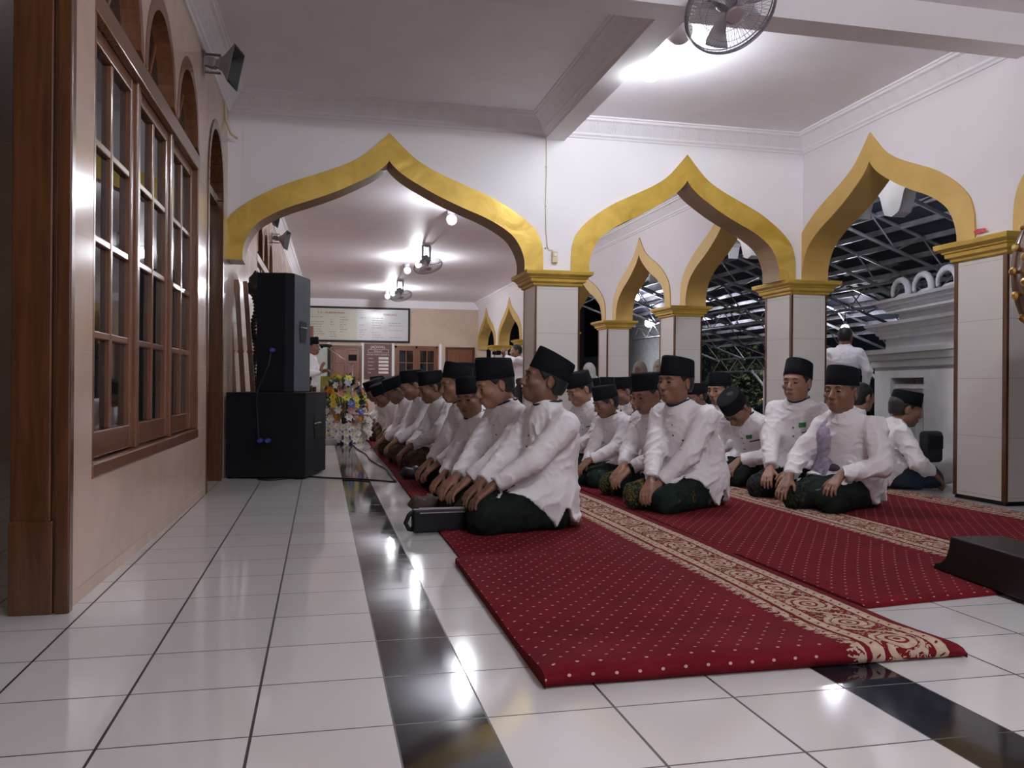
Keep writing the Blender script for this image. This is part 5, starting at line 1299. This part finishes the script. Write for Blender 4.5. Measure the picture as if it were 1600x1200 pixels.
SEED = [0]
def person(label, base, yaw, headw, hyaw=0.0, hpitch=.1, hroll=0.0, cat='person', s=.93, skin='skin_a', shirt='shirt_white', lower='batik_green', legs='kneel',
           lod=1, cap=True, hair='hair', capt=-.12, wr=None, wl=None, hd=None, group=None, collar='navy_trim', fat=0.0, age=0, trim=True, face=True, shoulders=None, extra=None, z0=.0135, neck_off=None, hair_low=-.05, hgt=.098):
    """base: floor point under the pelvis; yaw: where the body faces (0 = +x); headw: world place of the head centre"""
    SEED[0] += 1; sd = SEED[0]
    hb, hs = {0: (.0052, .0075), 1: (.0075, .0105), 2: (.010, .014)}[lod]
    cyw, syw = math.cos(yaw), math.sin(yaw)
    loc = lambda p: V3((p[0]-base[0])*cyw+(p[1]-base[1])*syw, -(p[0]-base[0])*syw+(p[1]-base[1])*cyw, p[2]-z0)
    H = loc(headw)-V3(0, 0, .018); R = rot(hyaw, hpitch, hroll); q_ = s*1.17
    stand = legs == 'stand'
    pz = .21*s if not stand else .90*s
    pel = V3(-.02, 0, pz)
    nb = H+R @ (V3(-.032, 0, -.100)*q_)                       # neck top
    tors = (.50 if not stand else .50)*s
    dirn = nrmz(nb-pel); nk = nb-nrmz(nrmz(nb-pel)*.6+V3(.0, 0, .4))*.034*s
    if neck_off is not None: nk = nk+V3(*neck_off)
    ch = pel+(nk-pel)*.62+V3(-.035, 0, .0)*s
    up = nrmz(nk-ch); lat = V3(0, 1, 0); lat = nrmz(lat-up*(lat @ up)); fwd = np.cross(lat, up)
    hw = .182*s*(1+.10*fat)
    sh = {}
    for k, sg in (('l', 1), ('r', -1)): sh[k] = nk-up*.080*s+lat*sg*hw-fwd*.005
    if shoulders:
        for k in shoulders: sh[k] = sh[k]+V3(*shoulders[k])
    wr = V3(*(wr or (.33, -.115, .215)))*V3(s, s, s) if not stand or wr else V3(.03, -.26, .80)*s
    wl = V3(*(wl or (.33, .115, .215)))*V3(s, s, s) if not stand or wl else V3(.03, .26, .80)*s
    W = {}; EL = {}
    for k, sg, w_ in (('l', 1, wl), ('r', -1, wr)):
        EL[k], W[k] = ik(sh[k], w_, .265*s, .245*s, V3(-.45, sg*.8, -.35))
    if stand:
        hips = [V3(0, .085, .88)*s, V3(0, -.085, .88)*s]; kn = [V3(.02, .09, .47)*s, V3(.02, -.09, .47)*s]; an = [V3(-.02, .09, .08)*s, V3(-.02, -.09, .08)*s]; toe = [V3(.14, .10, .03)*s, V3(.14, -.10, .03)*s]
    else:
        hips = [V3(-.03, .085, .185)*s, V3(-.03, -.085, .185)*s]; kn = [V3(.385, .125, .075)*s, V3(.385, -.125, .075)*s]; an = [V3(-.03, .11, .06)*s, V3(-.03, -.11, .06)*s]; toe = [V3(-.19, .075, .028)*s, V3(-.19, -.075, .028)*s]
    allp = [H, pel, nk]+hips+kn+an+toe+list(W.values())+list(EL.values())
    lo = np.min(allp, 0)-.20; hi = np.max(allp, 0)+.20; lo[2] = max(lo[2], -.012)
    # ---- body
    F = Field(lo, hi, hb); kk = .02
    F.cap(pel, ch, .115*s, .11*s, .03, fwd, 1.25); F.cap(ch, nk, .11*s, .062*s, .04, fwd, 1.2); F.cap(sh['l'], sh['r'], .042*s, .042*s, .04); F.cap(nk-up*.03, nb, .064*s, .060*s, .03); F.cap(nb, H, .060*s, .06*s, .02)
    for q in range(2):
        F.cap(hips[q], kn[q], .075*s, .055*s, .03); F.cap(kn[q], an[q], .052*s, .036*s, .02)
        F.cap(an[q], toe[q], .034*s, .028*s, .02, None); F.cap(pel, hips[q], .09*s, .08*s, .03)
    head(F, H, R, q_, age, fat)
    hd = hd or {}
    for k, sg in (('l', 1), ('r', -1)):
        F.cap(sh[k], EL[k], .046*s, .037*s, .02); F.cap(EL[k], W[k], .037*s, .024*s, .015)
        d, n, cu = hd.get(k, ((.80, -sg*.12, -.60), (.55, 0, .83), .35))
        hand(F, W[k]+nrmz(V3(*d))*.012, V3(*d), V3(*n), sg, s*1.12, cu, rs=1.0 if lod == 0 else 1.15)
    P = F.obj('person', skin, None, 2 if lod == 0 else 1); P.location = (base[0], base[1], z0); P.rotation_euler = (0, 0, yaw)
    tag(P, label, cat, group)
    # ---- shirt
    G = Field(lo, hi, hs); e = .016
    G.cap(pel, ch, (.166+.02*fat)*s, (.178+.012*fat)*s, .03, fwd, 1.30-.2*fat); G.cap(ch, nk-up*.05*s, .178*s, .115*s, .05, fwd, 1.4)
    G.cap(sh['l']-up*.005, sh['r']-up*.005, .062*s, .062*s, .06); G.cap(nk-up*.06, nk-up*.008, .100*s, .070*s, .05)
    if not stand:
        G.ell(V3(-.035, 0, .19)*s, V3(.165, .205, .165)*s, .05); G.cap(V3(-.045, 0, .06)*s, V3(-.04, 0, .30)*s, .218*s, .190*s, .04, (1, 0, 0), 1.30)
        for q in range(2): G.cap(hips[q], hips[q]+(kn[q]-hips[q])*.72, .118*s, .103*s, .05)
    else:
        G.cap(pel+V3(0, .05, 0), pel+V3(0, .06, -.12)*s, .125*s, .135*s, .05); G.cap(pel-V3(0, .05, 0), pel+V3(0, -.06, -.12)*s, .125*s, .135*s, .05)
    if fat > .4: G.ell(pel+(ch-pel)*.35+fwd*.05, V3(.12, .15, .13)*s, .05)
    for k, sg in (('l', 1), ('r', -1)):
        G.cap(sh[k], EL[k], .074*s, .066*s, .04); G.cap(EL[k]+(sh[k]-EL[k])*.04, W[k]+(EL[k]-W[k])*.06, .066*s, .047*s, .015, cut=True)
    X, Y, Z = G.ax[0][:, None, None], G.ax[1][None, :, None], G.ax[2][None, None, :]
    if not stand:
        xs = np.array([-.40, -.21, -.115, -.075, -.05, -.005, .05, .17, .27, .34])*s; zs = np.array([.03, .03, .035, .12, .12, .02, .08, .19, .215, .30])*s
        inner = np.maximum(np.abs(Y)-.30*s, np.maximum(X-.34*s, Z-.26*s))
        hem = np.interp(G.ax[0], xs, zs)[:, None, None]-Z
        # the hem only cuts the skirt, not the sleeves
        arm = np.minimum.reduce([np.sqrt((X-q[0])**2+(Y-q[1])**2+(Z-q[2])**2)-.075*s for k in ('l', 'r') for q in (EL[k], W[k], (EL[k]+W[k])/2, (EL[k]*.25+W[k]*.75), (EL[k]*.75+W[k]*.25))])
        hem = np.where(arm < 0, np.minimum(hem, arm*0-1), hem)
        G.f = np.maximum(G.f, hem.astype(np.float32))
    else:
        G.f = np.maximum(G.f, (.73*s-Z+0*X+0*Y).astype(np.float32))
    G.wrinkle((.0068, .0062, .005)[lod], 46, sd)
    S = G.obj('shirt', shirt, P, 1 if lod == 0 else 1)
    # ---- sarong or trousers
    L = Field(lo, hi, hs)
    if not stand:
        L.ell(V3(-.05, 0, .15)*s, V3(.155, .175, .145)*s, .05)
        for q in range(2):
            sg = 1 if q == 0 else -1
            L.cap(hips[q], kn[q], .105*s, .084*s, .06); L.cap(kn[q]+V3(0, 0, -.005), an[q], .078*s, .062*s, .05); L.cap(an[q], toe[q]+V3(.08, 0, .01), .060*s, .045*s, .04)
        L.cap(V3(.0, 0, .14)*s, V3(.34, 0, .095)*s, .09*s, .07*s, .06)
        L.wrinkle(.0065 if lod < 2 else .004, 34, sd+.5)
        L.f = np.maximum(L.f, (.0-L.ax[2][None, None, :]+.0+0*L.f).astype(np.float32))
    else:
        for q in range(2): L.cap(hips[q], kn[q], .105*s, .085*s, .04); L.cap(kn[q], an[q], .085*s, .072*s, .03, cut=True)
        L.wrinkle(.002, 24, sd)
    L.obj('trousers' if lower in ('jeans', 'batik_trousers') or stand else 'sarong', lower, P, 1)
    # ---- collar, buttons, cap, hair, face
    nd = nrmz(nb-nk); M = Matrix(((*fwd,), (*lat,), (*nd,))).transposed().to_4x4()
    f2 = nrmz(fwd-nd*(fwd @ nd)); l2 = np.cross(nd, f2); M = Matrix.Translation(Vector(nk+up*.006*s-f2*.004)) @ Matrix((list(f2), list(l2), list(nd))).transposed().to_4x4()
    mb = MB(); n = 24; V = []; Fc = []
    for z, r_ in ((-.02, .088), (.010, .077), (.036, .0715), (.036, .0665), (.0, .066)):
        for i in range(n):
            a = 2*PI*(i+.5)/n; fr = max(0, math.cos(a)); V.append((r_*s*math.cos(a)*1.06, r_*s*math.sin(a), (z-.022*fr*fr)*s))
    for j in range(4):
        for i in range(n): Fc.append((j*n+i, j*n+(i+1) % n, (j+1)*n+(i+1) % n, (j+1)*n+i))
    mb.add(V, Fc, None, 0, M); cl = mb.obj('collar', shirt, P, smooth=True)
    if trim and lod < 2:
        mb = MB(); pts = []
        for i in range(n): a = 2*PI*(i+.5)/n; fr = max(0, math.cos(a)); pts.append(tuple(M @ Vector((.0735*s*math.cos(a)*1.06, .0735*s*math.sin(a), (.034-.022*fr*fr)*s))))
        mb.tube(pts, .0062, 6, closed=True); mb.obj('collar_piping', collar, cl, smooth=True)
    hs_ = s
    s_body = s; s = q_
    if cap: cap_mesh(H, R, s, P, capt, hgt)
    if hair: hair_mesh(H, R, s, P, hair, hair_low, h=.006 if lod == 0 else .009)
    if face and lod < 2:
        for sy in (-1, 1):
            part_box('eye', H, R, (.0855, sy*.031, -.004), (.005, .0125, .0048), 'eye_dark', P, s)
            mb = MB(); mb.tube([tuple(H+R @ (V3(x, sy*y, z)*s)) for x, y, z in ((.093, .014, .017), (.094, .028, .023), (.084, .045, .019))], [.003, .004, .0025], 6); mb.obj('eyebrow', 'hair', P, smooth=True)
        part_box('lips', H, R, (.0905, 0, -.0705), (.0085, .0215, .0092), 'lips', P, s)
    if extra: extra(P, dict(H=H, R=R, s=s, nk=nk, ch=ch, pel=pel, fwd=fwd, lat=lat, up=up, W=W, EL=EL, G=G, sh=sh))
    return P
def on_shirt(k, lat_off, t, push=.0):
    """a point on the front of the shirt: t from the neck (0) to the pelvis (1)"""
    G = k['G']; a = k['nk']-k['up']*.03*k['s']; b = k['pel']+V3(.02, 0, .06); p = a+(b-a)*t+k['lat']*lat_off*k['s']; d = k['fwd']
    for i in range(60):
        q = p+d*(i*.005); ix = ((q-G.lo)/G.h).round().astype(int)
        if (ix < 0).any() or (ix >= np.array(G.f.shape)).any(): break
        if G.f[tuple(ix)] > .0 and i > 4: break
    return q-d*(.004-push)
def shirt_front(P, k, badge=False, pocket=True, side=1, n=4):
    sh_ = [c for c in P.children if c.name.startswith('shirt')][0]
    f = k['fwd']; q4 = Vector(f).to_track_quat('Z', 'Y').to_matrix().to_4x4()
    for i in range(n):
        p = on_shirt(k, 0, .10+i*.17); mb = MB(); mb.lathe([(.006, 0), (.006, .003), (.004, .004)], 10, M=Matrix.Translation(Vector(p)) @ q4); mb.obj('button', 'button', sh_)
    if pocket:
        pts = [on_shirt(k, side*(.052+.022*j), .36-.007*j, .003) for j in range(4)]; mb = MB(); mb.tube([tuple(p) for p in pts], .0048, 6); mb.obj('pocket_edge', 'navy_trim', sh_, smooth=True)
    if badge:
        mb = MB(); V = []; n_ = 4
        for d in (.0065, -.006):
            for j in range(n_):
                for i in range(n_): V.append(tuple(on_shirt(k, side*(.034+.013*i), .17+.028*j, d+.004)))
        F_ = []; q = n_*n_
        for j in range(n_-1):
            for i in range(n_-1): a = j*n_+i; F_ += [(a, a+1, a+n_+1, a+n_), (q+a, q+a+n_, q+a+n_+1, q+a+1)]
        rim = [i for i in range(n_)]+[j*n_+n_-1 for j in range(1, n_)]+[(n_-1)*n_+i for i in range(n_-2, -1, -1)]+[j*n_ for j in range(n_-2, 0, -1)]
        for a, b in zip(rim, rim[1:]+rim[:1]): F_.append((a, q+a, q+b, b))
        mb.add(V, F_); mb.obj('badge', 'badge_green', sh_)
# ------------------------------------------------------------------ the people
PI_ = PI
GA, GB, GC = 'men of the front row', 'men of the second row', 'men of the third row'
def front(**kw): return lambda P, k: shirt_front(P, k, **kw)
def watch(side='r'):
    def f(P, k):
        w_, e = k['W'][side], k['EL'][side]; d = nrmz(w_-e); q = Vector(d).to_track_quat('Z', 'Y').to_matrix().to_4x4(); s = k['s']
        mb = MB(); mb.lathe([(.031*s, -.012), (.033*s, 0), (.031*s, .012)], 18, M=Matrix.Translation(Vector(w_-d*.012)) @ q); mb.obj('wristwatch', 'black_plastic', P, smooth=True)
    return f
def both(*fs):
    def f(P, k):
        for g in fs: g(P, k)
    return f
# front row, all facing the left wall
person('kneeling man in white shirt and black cap nearest the camera, seen from his side', (1.12, 4.24), PI_+.18, (1.125, 4.20, .792), -.22, -.20, .05, lod=0, skin='skin_c', lower='batik_dark', capt=-.20, group=GA,
       wr=(.36, -.10, .20), wl=(.40, .13, .21), fat=.25, extra=front(side=1), hair_low=-.06)
person('kneeling man with lowered head just behind the nearest man of the front row', (1.12, 4.78), PI_+.30, (.965, 4.72, .765), -.15, .28, .0, lod=0, skin='skin_b', lower='batik_dark', capt=-.15, group=GA,
       wr=(.42, -.05, .20), wl=(.43, .14, .22), extra=front(side=1), hgt=.108)
person('boy in the front row leaning forward and peeking towards the camera from under his cap', (1.10, 5.32), PI_+.35, (.915, 5.25, .675), .60, .08, -.10, lod=0, skin='skin_b', lower='batik_black', s=.86, capt=-.05, group=GA,
       wr=(.40, -.06, .20), wl=(.42, .13, .20), extra=front(side=1))
person('kneeling older man with bare forehead and cap pushed back, behind the peeking boy', (1.14, 5.95), PI_+.22, (.925, 5.90, .765), .0, .15, .0, lod=0, skin='skin_a', lower='batik_black', capt=-.28, hair='hair_grey', age=1, group=GA,
       wr=(.40, -.10, .20), wl=(.42, .13, .20), extra=front(side=1, badge=True))
person('kneeling man half hidden behind the older man, only his cap and shoulder showing', (1.25, 6.50), PI_+.1, (1.13, 6.50, .79), .0, .20, .0, lod=1, skin='skin_a', lower='batik_black', capt=-.1, group=GA)
person('kneeling man with a dark collar, fifth cap from the timetable side of the front row', (1.10, 7.15), PI_+.2, (.905, 7.10, .735), .0, .30, .0, lod=1, skin='skin_c', lower='batik_brown', shirt='shirt_stripe', capt=-.1, group=GA, wr=(.40, -.05, .22), wl=(.42, .1, .24))
person('kneeling man with a pointed cap before the window with two leaves', (1.05, 7.85), PI_+.15, (.82, 7.80, .75), .0, .40, .0, lod=1, skin='skin_b', lower='batik_brown', shirt='shirt_cool', capt=-.2, group=GA, wr=(.40, -.05, .22), wl=(.42, .1, .24))
person('kneeling man bending forward next to the one with the pointed cap', (1.02, 8.65), PI_+.15, (.74, 8.60, .695), .0, .55, .0, lod=1, skin='skin_c', lower='batik_brown', shirt='shirt_cool', capt=-.1, group=GA, wr=(.40, -.05, .22), wl=(.44, .1, .20))
person('man in the front row bowing low with one hand planted on the red carpet', (1.08, 9.75), PI_+.25, (.675, 9.68, .63), .1, .55, .0, lod=1, skin='skin_c', lower='batik_brown', capt=-.05, group=GA, wr=(.38, -.08, .20), wl=(.42, .17, .045), hd={'l': ((1, .05, -.08), (0, 0, 1), .05)}, extra=front(side=1))
person('man in white crouching beyond the bowing one, right beside the flowers', (1.03, 11.0), PI_+.2, (.66, 10.95, .665), .0, .5, .0, lod=2, skin='skin_c', lower='batik_brown', capt=-.05, group=GA)
person('far kneeling man in the front row below the brown timetable', (1.05, 12.1), PI_+.1, (.80, 12.1, .70), .0, .4, .0, lod=2, skin='skin_c', lower='batik_brown', capt=-.1, group=GA)
person('farthest kneeling man of the front row, a dark cap under the timetable edge', (1.05, 13.3), PI_+.1, (.86, 13.3, .735), .0, .3, .0, lod=2, skin='skin_c', lower='batik_brown', capt=-.1, group=GA)
# second row
person('big kneeling man with yellow motif on his green sarong, nearest of the second row', (2.235, 4.80), PI_+.42, (2.075, 4.72, .787), .02, -.04, .03, lod=0, skin='skin_a', lower='batik_green', capt=-.02, group=GB, s=.95,
       wr=(.37, -.02, .18), wl=(.38, .05, .155), hd={'l': ((.75, -.25, -.62), (.6, .1, .8), .40), 'r': ((.75, .30, -.60), (.6, 0, .8), .35)}, fat=.45, extra=front(side=1, n=4))
person('kneeling man looking down with a dark wristband, next to the big man', (2.28, 5.36), PI_+.32, (2.12, 5.28, .71), .05, .28, .0, lod=0, skin='skin_b', lower='batik_green', capt=-.1, group=GB, fat=.4,
       wr=(.36, -.02, .22), wl=(.42, .12, .21), extra=both(front(side=1), watch('l')))
person('boy with bowed head and dark cap between two men of the second row', (2.20, 5.95), PI_+.30, (2.04, 5.89, .642), -.12, .35, .0, lod=0, skin='skin_a', lower='batik_green', s=.80, capt=-.1, group=GB, wr=(.38, -.05, .22), wl=(.42, .07, .24), hair_low=-.075)
person('kneeling man in front of the middle pillar with hands joined in his lap', (2.19, 6.56), PI_+.30, (2.03, 6.50, .73), -.05, .42, .0, lod=0, skin='skin_b', lower='batik_green', capt=-.1, group=GB, wr=(.34, -.02, .24), wl=(.34, .04, .25), hd={'l': ((.6, -.7, -.2), (.2, .3, .8), .5), 'r': ((.6, .7, -.2), (.2, -.3, .8), .5)}, extra=front(side=1))
person('man in white seen from behind between the two boys, near the second far pillar', (3.0, 7.78), PI_+.1, (2.885, 7.75, .705), -.3, .25, .0, lod=1, skin='skin_a', lower='batik_dark', capt=-.1, group=GB)
person('kneeling man with a cap behind the bowed boy, in front of the second far pillar', (3.14, 8.65), PI_+.1, (3.02, 8.6, .71), .0, .2, .0, lod=1, skin='skin_a', lower='batik_dark', capt=-.1, group=GB)
person('far kneeling man whose dark cap shows above the bowed boy at the left', (3.36, 9.65), PI_+.1, (3.24, 9.6, .71), .0, .2, .0, lod=1, skin='skin_b', lower='batik_dark', capt=.0, group=GB)
def black_shawl(P, k):
    F = Field(k['pel']-.35, k['pel']+np.array([.35, .35, .55]), .012); F.cap(k['pel'], k['ch'], .19, .18, .03, k['fwd'], 1.2); F.cap(k['ch'], k['nk']-k['up']*.03, .18, .12, .04, k['fwd'], 1.2); F.f = np.maximum(F.f, (.10-F.ax[2])[None, None, :]+0*F.f); F.obj('shawl', 'scarf_black', P, 1)
person('kneeling youth in black top and black cap behind the man with the wristband', (2.86, 7.0), PI_+.25, (2.73, 6.95, .655), .1, .1, .0, lod=1, skin='skin_b', lower='batik_dark', shirt='scarf_black', capt=-.12, group=GB, s=.86, extra=black_shawl, trim=False)
# third row
def lace_scarf(P, k):
    pts = [k['nk']+k['lat']*(-.055)+k['fwd']*.03]
    for t in (.12, .3, .48, .66, .84, .98): pts.append(on_shirt(k, -.075-.02*t, t, .002))
    mb = MB(); q = [tuple(p) for p in pts]; mb.tube(q, [.03, .052, .060, .062, .060, .058, .05], 12, flat=.30); mb.v = [tuple(Vector(v)+Vector((0.006*math.sin(90*v[2]+40*v[1]), .006*math.sin(70*v[2]), 0))) for v in mb.v]
    o = mb.obj('lace_scarf', 'lace', P, smooth=True)
    p = on_shirt(k, -.03, .78, .012); mb = MB(); mb.sphere((0, 0, 0), (.022, .055, .024), 12, 8); mb.v = [tuple(p+V3(*v)) for v in mb.v]; mb.obj('purple_fold', 'scarf_purple', P, smooth=True)
    F = Field(p-.12, p+.14, .009); c = p+k['fwd']*.075-k['up']*.075; F.ell(c, (.06, .085, .05), .03); F.ell(c+V3(.03, -.05, -.03), (.05, .06, .035), .03); F.wrinkle(.006, 60, 3.3); F.obj('bunched_lace', 'lace', P, 1)
person('older kneeling man facing the camera with a lilac lace scarf', (3.20, 4.64), PI_+.42, (3.045, 4.50, .742), .08, -.02, .03, lod=0, skin='skin_a', lower='batik_dark', capt=-.02, group=GC, hair='hair_grey', age=1, s=.94, fat=.40,
       shoulders={'r': (0, .035, -.045)}, wr=(.42, -.16, .20), wl=(.35, .16, .235), hd={'l': ((.80, -.05, -.58), (.58, .0, .8), .38), 'r': ((.75, .05, -.65), (.6, 0, .8), .25)}, extra=lace_scarf, trim=False)
person('kneeling man with green badge and closed eyes, beside the man with the lace scarf', (3.215, 5.22), PI_+.62, (3.115, 5.10, .795), .0, .0, .03, lod=0, skin='skin_b', lower='batik_black', capt=-.22, group=GC, fat=-.3, hair='hair',
       wr=(.38, -.05, .20), wl=(.40, .10, .20), extra=front(side=1, badge=True, n=3), hair_low=-.06)
person('kneeling man bowing deeply so the top of his black cap shows', (3.28, 5.95), PI_+.45, (3.015, 5.76, .60), .0, .95, .0, lod=0, skin='skin_a', lower='batik_dark', capt=-.05, group=GC, hgt=.09, wr=(.34, -.10, .20), wl=(.38, .12, .20), extra=front(side=1, badge=True))
person('kneeling man whose cap shows above the bowing man, in front of the dark trees', (3.42, 6.65), PI_+.4, (3.30, 6.60, .735), .1, .1, .0, lod=1, skin='skin_b', lower='batik_dark', capt=-.05, group=GC)
person('man almost hidden behind the big man of the second row, dark cap at his shoulder', (3.62, 7.45), PI_+.4, (3.46, 7.40, .66), -.2, .3, .0, lod=1, skin='skin_a', lower='batik_dark', capt=-.2, group=GC, s=.86)
# outside the rows
def lanyard(P, k):
    for m, off in (('lanyard_green', .0), ('scarf_black', .012)):
        pts = [k['nk']+k['lat']*(.055+off)-k['fwd']*.03+k['up']*.03, k['nk']+k['lat']*(.06+off)+k['fwd']*.045+k['up']*.01] + [on_shirt(k, .06-.05*t, t, .004) for t in (.15, .3, .45, .6)]
        mb = MB(); mb.tube([tuple(p) for p in pts], .008, 6, flat=.5); mb.obj('lanyard', m, P, smooth=True)
p_ = person('seated man with a lanyard leaning forward, facing the drum side', (4.02, 5.50), -.12, (4.235, 5.46, .605), -.15, .18, .0, lod=0, skin='skin_a', lower='jeans', capt=.08, wr=(.34, -.20, .14), wl=(.28, .16, .22), hd={'r': ((.65, .0, -.75), (.8, 0, .6), .3), 'l': ((.7, -.4, -.5), (.5, 0, .8), .4)}, extra=lanyard, trim=False, fat=.1, hgt=.09)
r = root('shoulder_bag', 'black shoulder bag resting on the lap of the man with the lanyard', 'bag', (4.35, 5.33, .20), .1)
mb = MB(); mb.box((-.085, -.04, 0), (.085, .04, .23)); bev(mb.obj('body', 'scarf_black', r), .03, 4)
mb = MB(); mb.box((-.07, -.046, .10), (.07, -.038, .20)); bev(mb.obj('flap', 'leather_black', r), .004)
person('bare-headed boy facing the drum side behind the man with the lace scarf', (4.28, 6.40), .05, (4.45, 6.28, .68), .15, .05, .0, lod=1, skin='skin_b', lower='jeans', cap=False, s=.9, trim=False, hair_low=-.07)
person('bare-headed man in white shirt standing outside, seen from behind', (6.52, 9.55), .9, (6.50, 9.52, 1.40), -.2, .0, .0, lod=1, skin='skin_a', lower='scarf_black', legs='stand', cap=False, trim=False, s=.93, z0=.0, collar='navy_trim')
person('man in white shirt standing by the far arcade holding up a camera', (3.62, 15.5), PI_+.3, (3.58, 15.5, 1.39), -.3, .05, .0, lod=2, skin='skin_a', lower='scarf_black', legs='stand', cap=False, trim=False, z0=.0, wr=(.34, .02, 1.37), wl=(.34, .06, 1.36), hd={'r': ((.3, .5, .8), (.9, 0, 0), .5), 'l': ((.3, -.5, .8), (.9, 0, 0), .5)})
mb = MB(); mb.box((-.05, -.07, -.04), (.04, .07, .045)); o = bev(mb.obj('camera_device', 'black_plastic', loc=(3.22, 15.41, 1.33)), .01); tag(o, 'small black camera held up by the far standing man', 'camera')
mb = MB(); mb.lathe([(.035, 0), (.035, .06)], 14, M=Matrix.Translation((-.05, 0, 0)) @ Matrix.Rotation(-PI/2, 4, 'Y')); mb.obj('lens', 'black_plastic', o)
def pad(P, k):
    pass
person('man in white shirt and black cap standing at the microphone with a raised hand', (-.20, 13.5), -.35, (-.135, 13.45, 1.325), -.1, .05, .0, lod=1, skin='skin_a', lower='batik_brown', legs='stand', capt=-.1, z0=.0, s=.93, wr=(.24, -.10, .98), wl=(.20, .16, 1.0), hd={'r': ((.3, .1, .9), (-.6, -.7, .1), .2), 'l': ((.7, -.3, .1), (.3, .4, .8), .4)}, trim=False)
def veil(P, k):
    F = Field(k['H']-np.array([.3, .3, .45]), k['H']+.2, .014); F.ell(k['H']+V3(-.02, 0, .03), (.125, .11, .135), .03); F.cap(k['H']-V3(.02, 0, .05), k['nk']-V3(0, 0, .15), .12, .20, .05); F.ell(k['H']+k['R'] @ V3(.115, 0, -.01), (.06, .055, .075), .02, k['R'], 's'); F.wrinkle(.003, 30, 1.2)
    F.obj('head_veil', P['veil_m'], P, 1)
for i, (x, y, z, m, l) in enumerate(((4.95, 13.6, 1.03, 'pale_cloth', 'person in a white veil standing outside beside the middle pillar'), (5.15, 13.9, 1.02, 'brown_cloth', 'person in a brown veil standing outside between the two far pillars'), (5.0, 12.6, 1.0, 'brown_cloth', 'person in a brown veil just left of the big man\'s cap'))):
    xx, yy = ((4.86, 15.0), (5.20, 13.3), (5.15, 12.3))[i]
    def vv(P, k, m=m): P['veil_m'] = m; veil(P, k); del P['veil_m']
    person(l, (xx+.02, yy), -2.3, (xx, yy, (1.02, 1.01, 1.02)[i]), 0, .1, 0, lod=2, skin='skin_b', shirt=m, lower=m, legs='kneel' if False else 'stand', cap=False, hair=None, s=.66, z0=.0, trim=False, extra=vv)
